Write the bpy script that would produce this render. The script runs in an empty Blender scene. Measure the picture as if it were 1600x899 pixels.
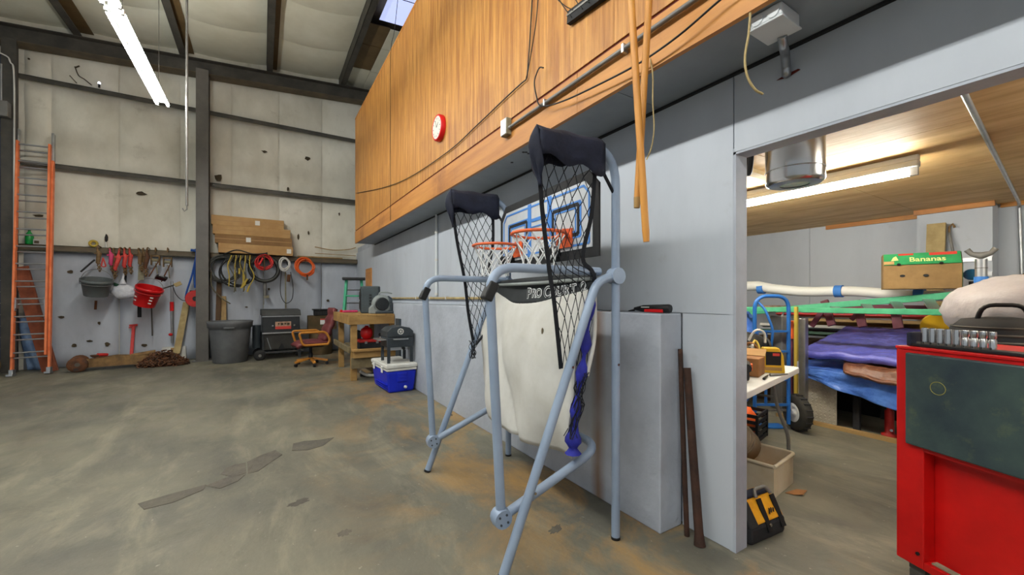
import bpy, math, random
from mathutils import Vector, Matrix, Euler, noise as mnoise
random.seed(11)
R = math.radians
# ------------------------------------------------------------------ camera, world, exposure
FPX, HZ, EYE = 629.0, 466.0, 1.31          # focal length in pixels, horizon row, eye height
YAW = math.atan(390 / FPX)
S_, C_ = math.sin(YAW), math.cos(YAW)
SC = bpy.context.scene
COL = SC.collection
cam_d = bpy.data.cameras.new('camera')
cam = bpy.data.objects.new('camera', cam_d)
COL.objects.link(cam)
cam.location = (0, 0, EYE)
cam.rotation_euler = (math.pi / 2, 0, -YAW)
cam_d.sensor_width = 36
cam_d.lens = 36 * FPX / 1600
cam_d.shift_y = (HZ - 449.5) / 1600
cam_d.clip_start = 0.05
SC.camera = cam
W = bpy.data.worlds.new('world')
SC.world = W
W.use_nodes = True
W.node_tree.nodes['Background'].inputs[0].default_value = (0.86, 0.94, 1.0, 1)
W.node_tree.nodes['Background'].inputs[1].default_value = 0.48
SC.view_settings.view_transform = 'Standard'
SC.view_settings.look = 'None'
SC.view_settings.gamma = 1
SC.view_settings.use_curve_mapping = False
SC.view_settings.exposure = 0.0
TUBE_MAIN, TUBE_STORE = 118.0, 125.0

# ------------------------------------------------------------------ pixel -> place helpers
def ray(u):
    a = (u - 800) / FPX
    return a * C_ + S_, C_ - a * S_
def at(u, v, d):
    x, y = ray(u)
    return Vector((x * d, y * d, EYE - (v - HZ) * d / FPX))
def onZ(u, v, z=0.0):
    return at(u, v, (EYE - z) * FPX / (v - HZ))
def onX(u, v, X):
    return at(u, v, X / ray(u)[0])
def onY(u, v, Y):
    return at(u, v, Y / ray(u)[1])

# ------------------------------------------------------------------ materials
def lin(c):
    return tuple((x / 255 / 12.92) if x / 255 <= 0.04045 else ((x / 255 + 0.055) / 1.055) ** 2.4 for x in c)
MATS = {}
def mat(name, col, col2=None, scale=4, rough=0.6, metal=0.0, bump=0.0, bscale=None, detail=5, lo=0.35, hi=0.65,
        stretch=(1, 1, 1), spec=0.4, emit=0, col3=None, scale3=1.0, lo3=0.5, hi3=0.7, alpha=1, wave=None, clear=0, trans=0):
    m = bpy.data.materials.new(name)
    m.use_nodes = True
    nt = m.node_tree
    b = nt.nodes['Principled BSDF']
    b.inputs['Roughness'].default_value = rough
    b.inputs['Metallic'].default_value = metal
    b.inputs['Specular IOR Level'].default_value = spec
    b.inputs['Coat Weight'].default_value = clear
    b.inputs['Alpha'].default_value = alpha
    b.inputs['Transmission Weight'].default_value = trans
    c1 = (*lin(col), 1)
    b.inputs['Base Color'].default_value = c1
    N, L = nt.nodes.new, nt.links.new
    tc = None
    if col2 is not None or bump or col3 is not None:
        tc = N('ShaderNodeTexCoord')
        mp = N('ShaderNodeMapping')
        mp.inputs['Scale'].default_value = stretch
        L(tc.outputs['Object'], mp.inputs[0])
    if col2 is not None:
        nz = N('ShaderNodeTexNoise')
        nz.inputs['Scale'].default_value = scale
        nz.inputs['Detail'].default_value = detail
        nz.inputs['Roughness'].default_value = 0.62
        L(mp.outputs[0], nz.inputs['Vector'])
        src = nz.outputs[0]
        if wave:
            wv = N('ShaderNodeTexWave')
            wv.inputs['Scale'].default_value = wave[0]
            wv.inputs['Distortion'].default_value = wave[1]
            wv.inputs['Detail'].default_value = 3
            wv.inputs['Detail Scale'].default_value = wave[2]
            wv.bands_direction = wave[3]
            L(mp.outputs[0], wv.inputs['Vector'])
            ad = N('ShaderNodeMix')
            ad.inputs[0].default_value = 0.5
            L(nz.outputs[0], ad.inputs[2]); L(wv.outputs['Fac'], ad.inputs[3])
            src = ad.outputs[0]
        rp = N('ShaderNodeValToRGB')
        rp.color_ramp.elements[0].position = lo
        rp.color_ramp.elements[1].position = hi
        rp.color_ramp.elements[0].color = c1
        rp.color_ramp.elements[1].color = (*lin(col2), 1)
        L(src, rp.inputs[0])
        out = rp.outputs[0]
        if col3 is not None:
            n3 = N('ShaderNodeTexNoise')
            n3.inputs['Scale'].default_value = scale3
            n3.inputs['Detail'].default_value = 7
            n3.inputs['Roughness'].default_value = 0.65
            L(tc.outputs['Object'], n3.inputs['Vector'])
            r3 = N('ShaderNodeMapRange')
            r3.inputs[1].default_value = lo3
            r3.inputs[2].default_value = hi3
            L(n3.outputs[0], r3.inputs[0])
            mx = N('ShaderNodeMix')
            mx.data_type = 'RGBA'
            L(r3.outputs[0], mx.inputs[0])
            L(out, mx.inputs[6])
            mx.inputs[7].default_value = (*lin(col3), 1)
            out = mx.outputs[2]
        L(out, b.inputs['Base Color'])
    if bump:
        nb = N('ShaderNodeTexNoise')
        nb.inputs['Scale'].default_value = bscale or scale * 4
        nb.inputs['Detail'].default_value = 4
        L(mp.outputs[0], nb.inputs['Vector'])
        bp = N('ShaderNodeBump')
        bp.inputs['Strength'].default_value = bump
        bp.inputs['Distance'].default_value = 0.02
        L(nb.outputs[0], bp.inputs['Height'])
        L(bp.outputs[0], b.inputs['Normal'])
    if emit:
        b.inputs['Emission Color'].default_value = c1
        b.inputs['Emission Strength'].default_value = emit
    MATS[name] = m
    return m

# ------------------------------------------------------------------ mesh builder
class MB:
    def __init__(s):
        s.v, s.f, s.sm = [], [], []
    def add(s, vs, fs, smooth=False, m=None):
        o = len(s.v)
        s.v += [tuple(m @ Vector(p)) for p in vs] if m is not None else [tuple(p) for p in vs]
        s.f += [tuple(i + o for i in f) for f in fs]
        s.sm += [smooth] * len(fs)
        return s
    def bx(s, x0, x1, y0, y1, z0, z1, m=None):
        vs = [(x, y, z) for x in (x0, x1) for y in (y0, y1) for z in (z0, z1)]
        return s.add(vs, [(0, 1, 3, 2), (4, 6, 7, 5), (0, 4, 5, 1), (2, 3, 7, 6), (0, 2, 6, 4), (1, 5, 7, 3)], False, m)
    def box(s, c, d, rot=(0, 0, 0)):
        m = Matrix.Translation(c) @ Euler(rot).to_matrix().to_4x4()
        return s.bx(-d[0] / 2, d[0] / 2, -d[1] / 2, d[1] / 2, -d[2] / 2, d[2] / 2, m)
    def taper(s, c, d0, d1, h, rot=(0, 0, 0)):
        m = Matrix.Translation(c) @ Euler(rot).to_matrix().to_4x4()
        vs = []
        for (dx, dy), z in ((d0, 0), (d1, h)):
            vs += [(-dx / 2, -dy / 2, z), (dx / 2, -dy / 2, z), (dx / 2, dy / 2, z), (-dx / 2, dy / 2, z)]
        return s.add(vs, [(3, 2, 1, 0), (4, 5, 6, 7), (0, 1, 5, 4), (1, 2, 6, 5), (2, 3, 7, 6), (3, 0, 4, 7)], False, m)
    def bar(s, p, q, w, h, up=(0, 0, 1)):
        p, q = Vector(p), Vector(q)
        t = (q - p).normalized()
        u = Vector(up)
        if abs(t.dot(u)) > 0.99:
            u = Vector((0, 1, 0))
        a = t.cross(u).normalized()
        b = a.cross(t).normalized()
        vs = [e + a * (i * w / 2) + b * (j * h / 2) for e in (p, q) for i, j in ((-1, -1), (1, -1), (1, 1), (-1, 1))]
        return s.add(vs, [(3, 2, 1, 0), (4, 5, 6, 7), (0, 1, 5, 4), (1, 2, 6, 5), (2, 3, 7, 6), (3, 0, 4, 7)])
    def tube(s, pts, r, n=8, closed=False):
        pts = [Vector(p) for p in pts]
        k = len(pts)
        rs = r if isinstance(r, (list, tuple)) else [r] * k
        vs, fs = [], []
        prev = None
        for i, p in enumerate(pts):
            if closed:
                t = pts[(i + 1) % k] - pts[i - 1]
            else:
                t = pts[min(i + 1, k - 1)] - pts[max(i - 1, 0)]
            if t.length < 1e-9:
                t = Vector((0, 0, 1))
            t.normalize()
            if prev is None:
                a = t.cross(Vector((0, 0, 1)) if abs(t.z) < 0.9 else Vector((1, 0, 0))).normalized()
            else:
                a = prev - t * prev.dot(t)
                a = a.normalized() if a.length > 1e-6 else t.cross(Vector((0.3, 0.5, 0.8))).normalized()
            prev = a
            b = t.cross(a)
            for j in range(n):
                an = 2 * math.pi * j / n
                vs.append(p + (a * math.cos(an) + b * math.sin(an)) * rs[i])
        for i in range(k if closed else k - 1):
            for j in range(n):
                fs.append((i * n + j, i * n + (j + 1) % n, ((i + 1) % k) * n + (j + 1) % n, ((i + 1) % k) * n + j))
        s.add(vs, fs, True)
        if not closed:
            s.add(vs[:n], [tuple(range(n - 1, -1, -1))])
            s.add(vs[-n:], [tuple(range(n))])
        return s
    def lathe(s, prof, n=20, c=(0, 0, 0), rot=(0, 0, 0), smooth=True, caps=True, m=None):
        m = m if m is not None else Matrix.Translation(c) @ Euler(rot).to_matrix().to_4x4()
        vs, fs = [], []
        for r, z in prof:
            for j in range(n):
                an = 2 * math.pi * j / n
                vs.append((r * math.cos(an), r * math.sin(an), z))
        for i in range(len(prof) - 1):
            for j in range(n):
                fs.append((i * n + j, i * n + (j + 1) % n, (i + 1) * n + (j + 1) % n, (i + 1) * n + j))
        s.add(vs, fs, smooth, m)
        if caps:
            s.add(vs[:n], [tuple(range(n - 1, -1, -1))], False, m)
            s.add(vs[-n:], [tuple(range(n))], False, m)
        return s
    def prism(s, poly, t, m=None, c=(0, 0, 0), rot=(0, 0, 0)):
        m = m if m is not None else Matrix.Translation(c) @ Euler(rot).to_matrix().to_4x4()
        n = len(poly)
        vs = [(x, y, 0) for x, y in poly] + [(x, y, t) for x, y in poly]
        fs = [tuple(range(n - 1, -1, -1)), tuple(range(n, 2 * n))]
        fs += [(i, (i + 1) % n, n + (i + 1) % n, n + i) for i in range(n)]
        return s.add(vs, fs, False, m)
    def ell(s, c, r, nu=14, nv=8, rot=(0, 0, 0), jit=0, rnd=random):
        m = Matrix.Translation(c) @ Euler(rot).to_matrix().to_4x4()
        vs = [(0, 0, -r[2])]
        for i in range(1, nv):
            ph = -math.pi / 2 + math.pi * i / nv
            for j in range(nu):
                th = 2 * math.pi * j / nu
                q = 1 + (rnd.uniform(-jit, jit) if jit else 0)
                vs.append((r[0] * math.cos(ph) * math.cos(th) * q, r[1] * math.cos(ph) * math.sin(th) * q, r[2] * math.sin(ph) * q))
        vs.append((0, 0, r[2]))
        fs = [(0, 1 + (j + 1) % nu, 1 + j) for j in range(nu)]
        for i in range(nv - 2):
            for j in range(nu):
                a, b = 1 + i * nu, 1 + (i + 1) * nu
                fs.append((a + j, a + (j + 1) % nu, b + (j + 1) % nu, b + j))
        a = 1 + (nv - 2) * nu
        fs += [(a + j, a + (j + 1) % nu, len(vs) - 1) for j in range(nu)]
        return s.add(vs, fs, True, m)
    def grid(s, fn, nu, nv, smooth=True):
        vs = [fn(i / nu, j / nv) for j in range(nv + 1) for i in range(nu + 1)]
        fs = [(j * (nu + 1) + i, j * (nu + 1) + i + 1, (j + 1) * (nu + 1) + i + 1, (j + 1) * (nu + 1) + i) for j in range(nv) for i in range(nu)]
        return s.add(vs, fs, smooth)
    def torus(s, c, R0, r, n=24, k=8, rot=(0, 0, 0)):
        m = Matrix.Translation(c) @ Euler(rot).to_matrix().to_4x4()
        pts = [m @ Vector((R0 * math.cos(2 * math.pi * i / n), R0 * math.sin(2 * math.pi * i / n), 0)) for i in range(n)]
        return s.tube(pts, r, k, True)
    def build(s, name, m, parent=None, bevel=0, solid=0, sub=0, world=False, segs=2):
        me = bpy.data.meshes.new(name)
        inv = parent.matrix_basis.inverted() if (world and parent) else None
        vs = [tuple(inv @ Vector(p)) for p in s.v] if inv is not None else s.v
        me.from_pydata(vs, [], s.f)
        me.polygons.foreach_set('use_smooth', s.sm)
        me.update()
        me.materials.append(MATS[m] if isinstance(m, str) else m)
        o = bpy.data.objects.new(name, me)
        COL.objects.link(o)
        if parent:
            o.parent = parent
        if solid:
            md = o.modifiers.new('solid', 'SOLIDIFY'); md.thickness = solid; md.offset = 0
        if bevel:
            md = o.modifiers.new('bevel', 'BEVEL'); md.width = bevel; md.segments = segs; md.limit_method = 'ANGLE'
        if sub:
            md = o.modifiers.new('sub', 'SUBSURF'); md.levels = sub; md.render_levels = sub
        return o

def tag(o, label, cat=None, group=None, kind=None):
    if label: o['label'] = label
    if cat: o['category'] = cat
    if group: o['group'] = group
    if kind: o['kind'] = kind
    return o
def thing(name, label, cat, loc=(0, 0, 0), rz=0, group=None, kind=None):
    o = bpy.data.objects.new(name, None)
    COL.objects.link(o)
    o.empty_display_size = 0.05
    o.location = loc
    o.rotation_euler = (0, 0, rz)
    o.matrix_basis = Matrix.Translation(loc) @ Matrix.Rotation(rz, 4, 'Z')
    return tag(o, label, cat, group, kind)
def solo(name, mb, m, label, cat, base=None, group=None, kind=None, **k):
    """a thing that is one mesh, given in world coordinates, origin moved to its base"""
    if base is None:
        xs, ys, zs = zip(*mb.v)
        base = ((min(xs) + max(xs)) / 2, (min(ys) + max(ys)) / 2, min(zs))
    mb.v = [(p[0] - base[0], p[1] - base[1], p[2] - base[2]) for p in mb.v]
    o = mb.build(name, m, **k)
    o.location = base
    o.matrix_basis = Matrix.Translation(base)
    return tag(o, label, cat, group, kind)
def rp(pts, r, n=5):
    """round the corners of a polyline"""
    pts = [Vector(p) for p in pts]
    out = [pts[0]]
    for a, b, c in zip(pts, pts[1:], pts[2:]):
        k = min(r, (a - b).length * 0.49, (c - b).length * 0.49)
        p, q = b + (a - b).normalized() * k, b + (c - b).normalized() * k
        out += [p.lerp(b, t).lerp(b.lerp(q, t), t) for t in [i / n for i in range(n + 1)]]
    return out + [pts[-1]]
def spline(pts, n=6):
    pts = [Vector(p) for p in pts]
    P = [pts[0] * 2 - pts[1]] + pts + [pts[-1] * 2 - pts[-2]]
    out = []
    for i in range(1, len(P) - 2):
        a, b, c, d = P[i - 1:i + 3]
        for k in range(n):
            t = k / n
            out.append(0.5 * (2 * b + (c - a) * t + (2 * a - 5 * b + 4 * c - d) * t * t + (3 * b - a - 3 * c + d) * t ** 3))
    return out + [pts[-1]]
def text(s, size, m, parent, mtx, name='lettering', extrude=0.001, offset=0.0, shear=0, align='CENTER'):
    cu = bpy.data.curves.new('t', 'FONT')
    cu.body = s
    cu.size = size
    cu.extrude = extrude
    cu.offset = offset
    cu.shear = shear
    cu.align_x = align
    cu.align_y = 'CENTER'
    t = bpy.data.objects.new('t', cu)
    COL.objects.link(t)
    bpy.context.view_layer.update()
    me = bpy.data.meshes.new_from_object(t.evaluated_get(bpy.context.evaluated_depsgraph_get()))
    bpy.data.objects.remove(t)
    me.name = name
    me.transform(mtx)
    me.materials.clear()
    me.materials.append(MATS[m])
    o = bpy.data.objects.new(name, me)
    COL.objects.link(o)
    o.parent = parent
    return o
def frame(o, x, y):
    """matrix with columns x, y and their normal, at o"""
    x, y = Vector(x).normalized(), Vector(y)
    z = x.cross(y).normalized()
    y = z.cross(x)
    m = Matrix((x, y, z)).transposed().to_4x4()
    m.translation = o
    return m
def inst(o, parent, loc=None, rot=None):
    c = o.copy()
    COL.objects.link(c)
    c.parent = parent
    if loc is not None: c.location = loc
    if rot is not None: c.rotation_euler = rot
    return c
# ------------------------------------------------------------------ materials of the place
def concrete():
    m = bpy.data.materials.new('concrete'); m.use_nodes = True
    nt = m.node_tree; N, L = nt.nodes.new, nt.links.new
    b = nt.nodes['Principled BSDF']
    tc = N('ShaderNodeTexCoord')
    def noise(scale, stretch=(1, 1, 1), detail=8, rough=.62, rot=0, dist=0.0):
        mp = N('ShaderNodeMapping'); mp.inputs['Scale'].default_value = stretch; mp.inputs['Rotation'].default_value = (0, 0, rot)
        L(tc.outputs['Object'], mp.inputs[0])
        n = N('ShaderNodeTexNoise'); n.inputs['Scale'].default_value = scale; n.inputs['Detail'].default_value = detail; n.inputs['Roughness'].default_value = rough; n.inputs['Distortion'].default_value = dist
        L(mp.outputs[0], n.inputs['Vector']); return n.outputs[0]
    def rng(s, a, c, lo=0., hi=1.):
        r = N('ShaderNodeMapRange'); r.inputs[1].default_value = a; r.inputs[2].default_value = c; r.inputs[3].default_value = lo; r.inputs[4].default_value = hi
        L(s, r.inputs[0]); return r.outputs[0]
    def mix(f, a, c):
        x = N('ShaderNodeMix'); x.data_type = 'RGBA'; L(f, x.inputs[0])
        for k, v in ((6, a), (7, c)):
            if isinstance(v, tuple): x.inputs[k].default_value = (*lin(v), 1)
            else: L(v, x.inputs[k])
        return x.outputs[2]
    def mul(a, c):
        x = N('ShaderNodeMath'); x.operation = 'MULTIPLY'; L(a, x.inputs[0]); L(c, x.inputs[1]); return x.outputs[0]
    col = mix(rng(noise(.7, (1, 1, 1), 9), .36, .66), (90, 89, 81), (126, 122, 105))
    col = mix(rng(noise(2.6, (1, .28, 1), 9, .7, .35, .6), .5, .78, 0, .75), col, (158, 152, 130))
    col = mix(rng(noise(1.9, (1, .5, 1), 9, .7, -.5, .8), .52, .70, 0, .7), col, (72, 71, 65))
    sep = N('ShaderNodeSeparateXYZ'); L(tc.outputs['Object'], sep.inputs[0])
    near = mul(rng(sep.outputs[0], .2, 1.7), rng(sep.outputs[0], 2.6, 2.0))
    col = mix(mul(rng(noise(1.5, (1, .7, 1), 10, .68, .2, .7), .46, .66, 0, .9), near), col, (172, 132, 72))
    col = mix(rng(noise(.45, (1, 1, 1), 10, .7), .60, .72, 0, .45), col, (170, 142, 96))
    col = mix(rng(noise(9, (1, .6, 1), 8, .7), .60, .72, 0, .55), col, (92, 88, 78))
    col = mix(rng(noise(26, (1, 1, 1), 6, .6), .66, .74, 0, .5), col, (196, 192, 176))
    L(col, b.inputs['Base Color'])
    b.inputs['Roughness'].default_value = .5
    b.inputs['Specular IOR Level'].default_value = .35
    L(rng(noise(3, (1, .5, 1), 7), .3, .7, .42, .72), b.inputs['Roughness'])
    bp = N('ShaderNodeBump'); bp.inputs['Strength'].default_value = .12; bp.inputs['Distance'].default_value = .02
    L(noise(40, (1, 1, 1), 5), bp.inputs['Height']); L(bp.outputs[0], b.inputs['Normal'])
    MATS['concrete'] = m
concrete()
mat('concrete_patch', (78, 75, 68), (98, 93, 82), 6, 0.8, bump=0.3)
mat('dirt', (150, 112, 60), (120, 108, 88), 5, 0.9, bump=0.3)
mat('vinyl', (232, 228, 214), (206, 201, 184), 1.6, 0.55, 0, 0.25, 5, 8, 0.4, 0.72, (1, 1, 0.6), col3=(150, 140, 116), scale3=2.2, lo3=0.6, hi3=0.95)
mat('vinyl_roof', (240, 238, 220), (222, 219, 198), 0.9, 0.5, 0, 0.2, 4)
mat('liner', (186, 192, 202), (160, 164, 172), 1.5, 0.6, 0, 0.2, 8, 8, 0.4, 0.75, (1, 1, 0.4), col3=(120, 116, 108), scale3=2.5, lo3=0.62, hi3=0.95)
mat('steel_dark', (66, 64, 60), (88, 84, 76), 3, 0.55, 0.2, 0.05, 20)
mat('steel_grey', (112, 110, 106), (134, 132, 128), 3, 0.5, 0.3)
mat('steel_brown', (84, 76, 62), (110, 96, 74), 3, 0.6, 0.1)
mat('door_blue', (38, 48, 70), (52, 62, 84), 2, 0.55)
mat('white_paint', (188, 194, 202), (170, 176, 184), 1.3, 0.5, 0, 0.15, 14, 8, 0.4, 0.75, (1, 1, 0.35), col3=(150, 150, 150), scale3=3, lo3=0.62, hi3=0.95)
mat('white_paint_rough', (180, 186, 196), (160, 165, 175), 2, 0.6, 0, 0.3, 18)
mat('soffit_paint', (142, 150, 158), (128, 136, 144), 2, 0.5)
mat('plywood', (206, 150, 76), (156, 98, 38), 30, 0.45, 0, 0.25, 40, 10, 0.36, 0.62, (1, 1, 0.05), col3=(150, 94, 40), scale3=2.0, lo3=0.5, hi3=0.85)
mat('fascia', (204, 142, 72), (158, 98, 46), 7, 0.5, 0, 0.15, 30, 6, 0.35, 0.72, (1, 0.08, 1), col3=(122, 70, 44), scale3=1.1, lo3=0.55, hi3=0.75)
mat('seam_red', (96, 26, 14), rough=0.8)
mat('ply_ceiling', (226, 192, 134), (190, 148, 92), 9, 0.6, 0, 0.15, 25, 8, 0.35, 0.68, (1, 0.14, 1), col3=(172, 130, 78), scale3=2.2, lo3=0.5, hi3=0.9)
mat('timber', (176, 146, 96), (140, 110, 66), 7, 0.65, 0, 0.15, 30, 5, 0.35, 0.7, (1, 0.15, 1))
mat('tear', (88, 76, 56), (60, 52, 40), 12, 0.9)
mat('skylight', (196, 208, 255), emit=0.9)
mat('tube_light', (255, 255, 250), emit=TUBE_MAIN)
mat('tube_store', (255, 252, 240), emit=TUBE_STORE)
mat('enamel', (226, 228, 226), rough=0.4)
mat('black', (18, 19, 21), rough=0.5)
mat('black_matte', (26, 27, 29), (40, 40, 42), 6, 0.8)
mat('chrome', (190, 190, 190), rough=0.22, metal=1)
mat('alu', (186, 188, 190), (164, 166, 168), 8, 0.35, 0.85)
mat('white_plastic', (226, 226, 222), rough=0.45)
mat('rust', (112, 70, 42), (74, 52, 38), 9, 0.85, 0.1, 0.4, 40, col3=(60, 60, 62), scale3=14, lo3=0.55, hi3=0.7)

# ------------------------------------------------------------------ floor
fl = MB().bx(-9, 8, -4, 11.2, -0.12, 0).build('floor', 'concrete')
tag(fl, 'stained grey-tan concrete slab floor', kind='structure')
rnd = random.Random(5)
def blob(c, rx, ry, rot, m, name, z=0.0025, n=22, jit=0.3):
    poly = []
    for i in range(n):
        a = 2 * math.pi * i / n
        q = 1 + rnd.uniform(-jit, jit)
        x, y = rx * q * math.cos(a), ry * q * math.sin(a)
        poly.append((x * math.cos(rot) - y * math.sin(rot), x * math.sin(rot) + y * math.cos(rot)))
    return MB().prism(poly, z, c=(c[0], c[1], 0)).build(name, m, fl)
# worn strip where the slab was patched: thin broken screed pieces
for px in ([(345, 742), (352, 733), (366, 727), (384, 724), (385, 740), (364, 746)], [(387, 741), (386, 723), (408, 712), (430, 704), (441, 711), (420, 725), (403, 737)],
           [(456, 705), (458, 694), (475, 690), (500, 688), (522, 684), (505, 697), (480, 704)], [(322, 760), (350, 748), (384, 742), (372, 752), (344, 764)], [(215, 788), (262, 774), (322, 758), (318, 766), (270, 786), (225, 797)]):
    pts = [onZ(u, v) for u, v in px]
    c = sum(pts, Vector()) / len(pts)
    MB().prism([(p.x - c.x, p.y - c.y) for p in pts][::-1], 0.003, c=(c.x, c.y, 0)).build('floor_patch', 'concrete_patch', fl)
for u, v, a, b_ in ((467, 786, .06, .035), (868, 827, .05, .025), (538, 833, .04, .03)):
    p = onZ(u, v); blob(p, a, b_, 0.4, 'concrete_patch', 'floor_spot', 0.0015)
# ------------------------------------------------------------------ back wall with girts, liner and insulation
YB = 10.95
wb = MB().bx(-9, 6.6, YB, YB + 0.15, -0.1, 7.6).build('wall_back', 'vinyl')
tag(wb, 'tall metal building end wall lined with white insulation and steel girts', kind='structure')
def zr(x): return 6.11 + 0.079 * (x + 3.91)
seams = [-3.70, -3.34, -2.42, -1.48, -0.58, 0.33, 1.25, 2.2]
rows = [(2.29, 3.70), (3.79, 5.24), (5.33, 6.6)]
for a, b_ in zip(seams, seams[1:]):
    for z0, z1 in rows:
        zt0, zt1 = (zr(a) - 0.26, zr(b_) - 0.26) if z1 > 6 else (z1, z1)
        ph = rnd.uniform(0, 6)
        def fn(s, t, a=a, b_=b_, z0=z0, zt0=zt0, zt1=zt1, ph=ph):
            x = a + 0.012 + (b_ - a - 0.024) * s
            z = z0 + ((zt0 + (zt1 - zt0) * s) - z0) * t
            y = YB - 0.012 - 0.05 * (math.sin(math.pi * s) ** 0.5) * (math.sin(math.pi * t) ** 0.35) - 0.008 * math.sin(9 * t + ph + 2 * s)
            return (x, y, z)
        MB().grid(fn, 8, 10).build('insulation_panel', 'vinyl', wb)
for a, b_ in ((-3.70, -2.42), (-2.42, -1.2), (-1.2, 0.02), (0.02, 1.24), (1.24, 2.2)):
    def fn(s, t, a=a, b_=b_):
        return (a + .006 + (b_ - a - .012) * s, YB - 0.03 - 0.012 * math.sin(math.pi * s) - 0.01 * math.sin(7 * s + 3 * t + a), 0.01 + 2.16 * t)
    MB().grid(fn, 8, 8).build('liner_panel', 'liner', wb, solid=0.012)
def girt(z, x0=-3.7, x1=2.05, m='steel_dark', h=0.085):
    MB().bx(x0, x1, 10.75, YB - .002, z - 0.012, z).bx(x0, x1, 10.75, 10.762, z - h, z).build('girt', m, wb)
girt(3.79); girt(5.33); girt(2.285, m='steel_brown', h=0.1)
# columns
c1 = MB().bx(-1.16, -0.95, 10.42, 10.435, 0, zr(-1) - .3).bx(-1.16, -0.95, 10.70, 10.715, 0, zr(-1) - .3).bx(-1.062, -1.048, 10.43, 10.70, 0, zr(-1) - .3)
c1.bx(-1.22, -0.89, 10.38, 10.745, 0, 0.02)
mat('column_steel', (88, 85, 81), (104, 100, 95), 3, 0.5, 0.2)
c1.build('column', 'column_steel', wb)
c2 = MB().bx(-3.80, -3.70, 10.58, 10.75, 0, zr(-3.8) - .28).bx(-3.84, -3.66, 10.56, 10.575, 0, zr(-3.8) - .28)
c2.build('column', 'steel_dark', wb)
# roll-up door left of the column
dr = MB()
for i in range(28):
    dr.bx(-8.5, -3.86, 10.70, 10.72 + 0.012 * (i % 2), 0.02 + i * 0.2, 0.02 + i * 0.2 + 0.197)
d1 = dr.build('door_1', 'door_blue')
tag(d1, 'dark blue roll-up door at the left end of the back wall', kind='structure')
# tears and holes in the insulation facing
for u, v, w_, h_ in ((220, 303, 16, 8), (341, 278, 10, 16), (413, 237, 9, 5), (480, 248, 10, 7), (450, 296, 4, 7), (167, 371, 4, 12), (110, 425, 8, 6), (155, 505, 4, 6), (140, 533, 9, 4), (116, 540, 7, 6),
                     (466, 370, 3, 12), (482, 364, 3, 7), (168, 538, 8, 9), (45, 92, 4, 5), (530, 335, 3, 7), (60, 337, 16, 5), (225, 540, 8, 6), (95, 496, 8, 5), (420, 452, 5, 4), (512, 470, 4, 5), (385, 480, 5, 3)):
    p = onY(u, v, YB - (0.075 if v < 385 else 0.062))
    sc_ = p.y / ray(u)[1] / FPX
    poly = []
    for i in range(9):
        a = 2 * math.pi * i / 9
        q = rnd.uniform(0.55, 1.05)
        poly.append((w_ * sc_ * .5 * q * math.cos(a), h_ * sc_ * .5 * q * math.sin(a)))
    MB().prism(poly, 0.004, m=frame(p, (1, 0, 0), (0, 0, 1))).build('tear', 'tear', wb)
# ------------------------------------------------------------------ roof: rafter, purlins, sagging insulation
ce = MB()
ce.add([(-9, -4, zr(-9) + .34), (9, -4, zr(9) + .34), (9, 11.1, zr(9) + .34), (-9, 11.1, zr(-9) + .34),
        (-9, -4, zr(-9) + .4), (9, -4, zr(9) + .4), (9, 11.1, zr(9) + .4), (-9, 11.1, zr(-9) + .4)],
       [(0, 1, 2, 3), (7, 6, 5, 4), (0, 4, 5, 1), (1, 5, 6, 2), (2, 6, 7, 3), (3, 7, 4, 0)])
ce = tag(ce.build('ceiling', 'steel_brown'), 'metal roof with white insulation between dark steel purlins', kind='structure')
def slop(x0, x1, y0, y1, zo0, zo1):
    return MB().add([(x, y, zr(x) + z) for x in (x0, x1) for y in (y0, y1) for z in (zo0, zo1)],
                    [(0, 1, 3, 2), (4, 6, 7, 5), (0, 4, 5, 1), (2, 3, 7, 6), (0, 2, 6, 4), (1, 5, 7, 3)])
rf = slop(-8.9, 8, 10.60, 10.88, -0.012, 0); rf.v += []
rf.build('rafter_flange', 'steel_dark', ce)
slop(-8.9, 8, 10.72, 10.735, -0.29, -0.012).build('rafter_web', 'steel_dark', ce)
slop(-8.9, 8, 10.60, 10.88, -0.302, -0.29).build('rafter_flange', 'steel_brown', ce)
purl = [-7.55, -6.02, -4.5, -2.97, -1.44, 0.09, 1.64, 3.17, 4.7]
for x in purl:
    slop(x - .006, x + .006, -3.9, 10.9, 0.005, 0.29).add(slop(x - .006, x + .11, -3.9, 10.9, 0.005, 0.02).v, [(0, 1, 3, 2), (4, 6, 7, 5), (0, 4, 5, 1), (2, 3, 7, 6), (0, 2, 6, 4), (1, 5, 7, 3)]).build('purlin', 'steel_dark', ce)
for a, b_ in zip(purl, purl[1:]):
    if a > 1.5:
        continue
    y = 10.9
    while y > -3.5:
        L_ = 1.32
        def fn(s, t, a=a, b_=b_, y=y, L_=L_):
            x = a + .012 + (b_ - a - .024) * s
            sag = 0.055 * math.sin(math.pi * s) ** 0.7 * (0.25 + 0.75 * math.sin(math.pi * t) ** 0.4) + 0.02 * s * math.sin(math.pi * t)
            return (x, y - L_ * t + 0.13 * math.sin(math.pi * s), zr(x) + 0.27 - sag)
        MB().grid(fn, 8, 8).build('roof_insulation', 'vinyl_roof', ce)
        y -= L_
mat('brown_paper', (118, 96, 62), (98, 78, 48), 2, 0.6)
for x in purl[1:6]:
    slop(x + .008, x + .2, -3.9, 10.9, 0.205, 0.212).build('roof_flap', 'brown_paper', ce)
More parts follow.
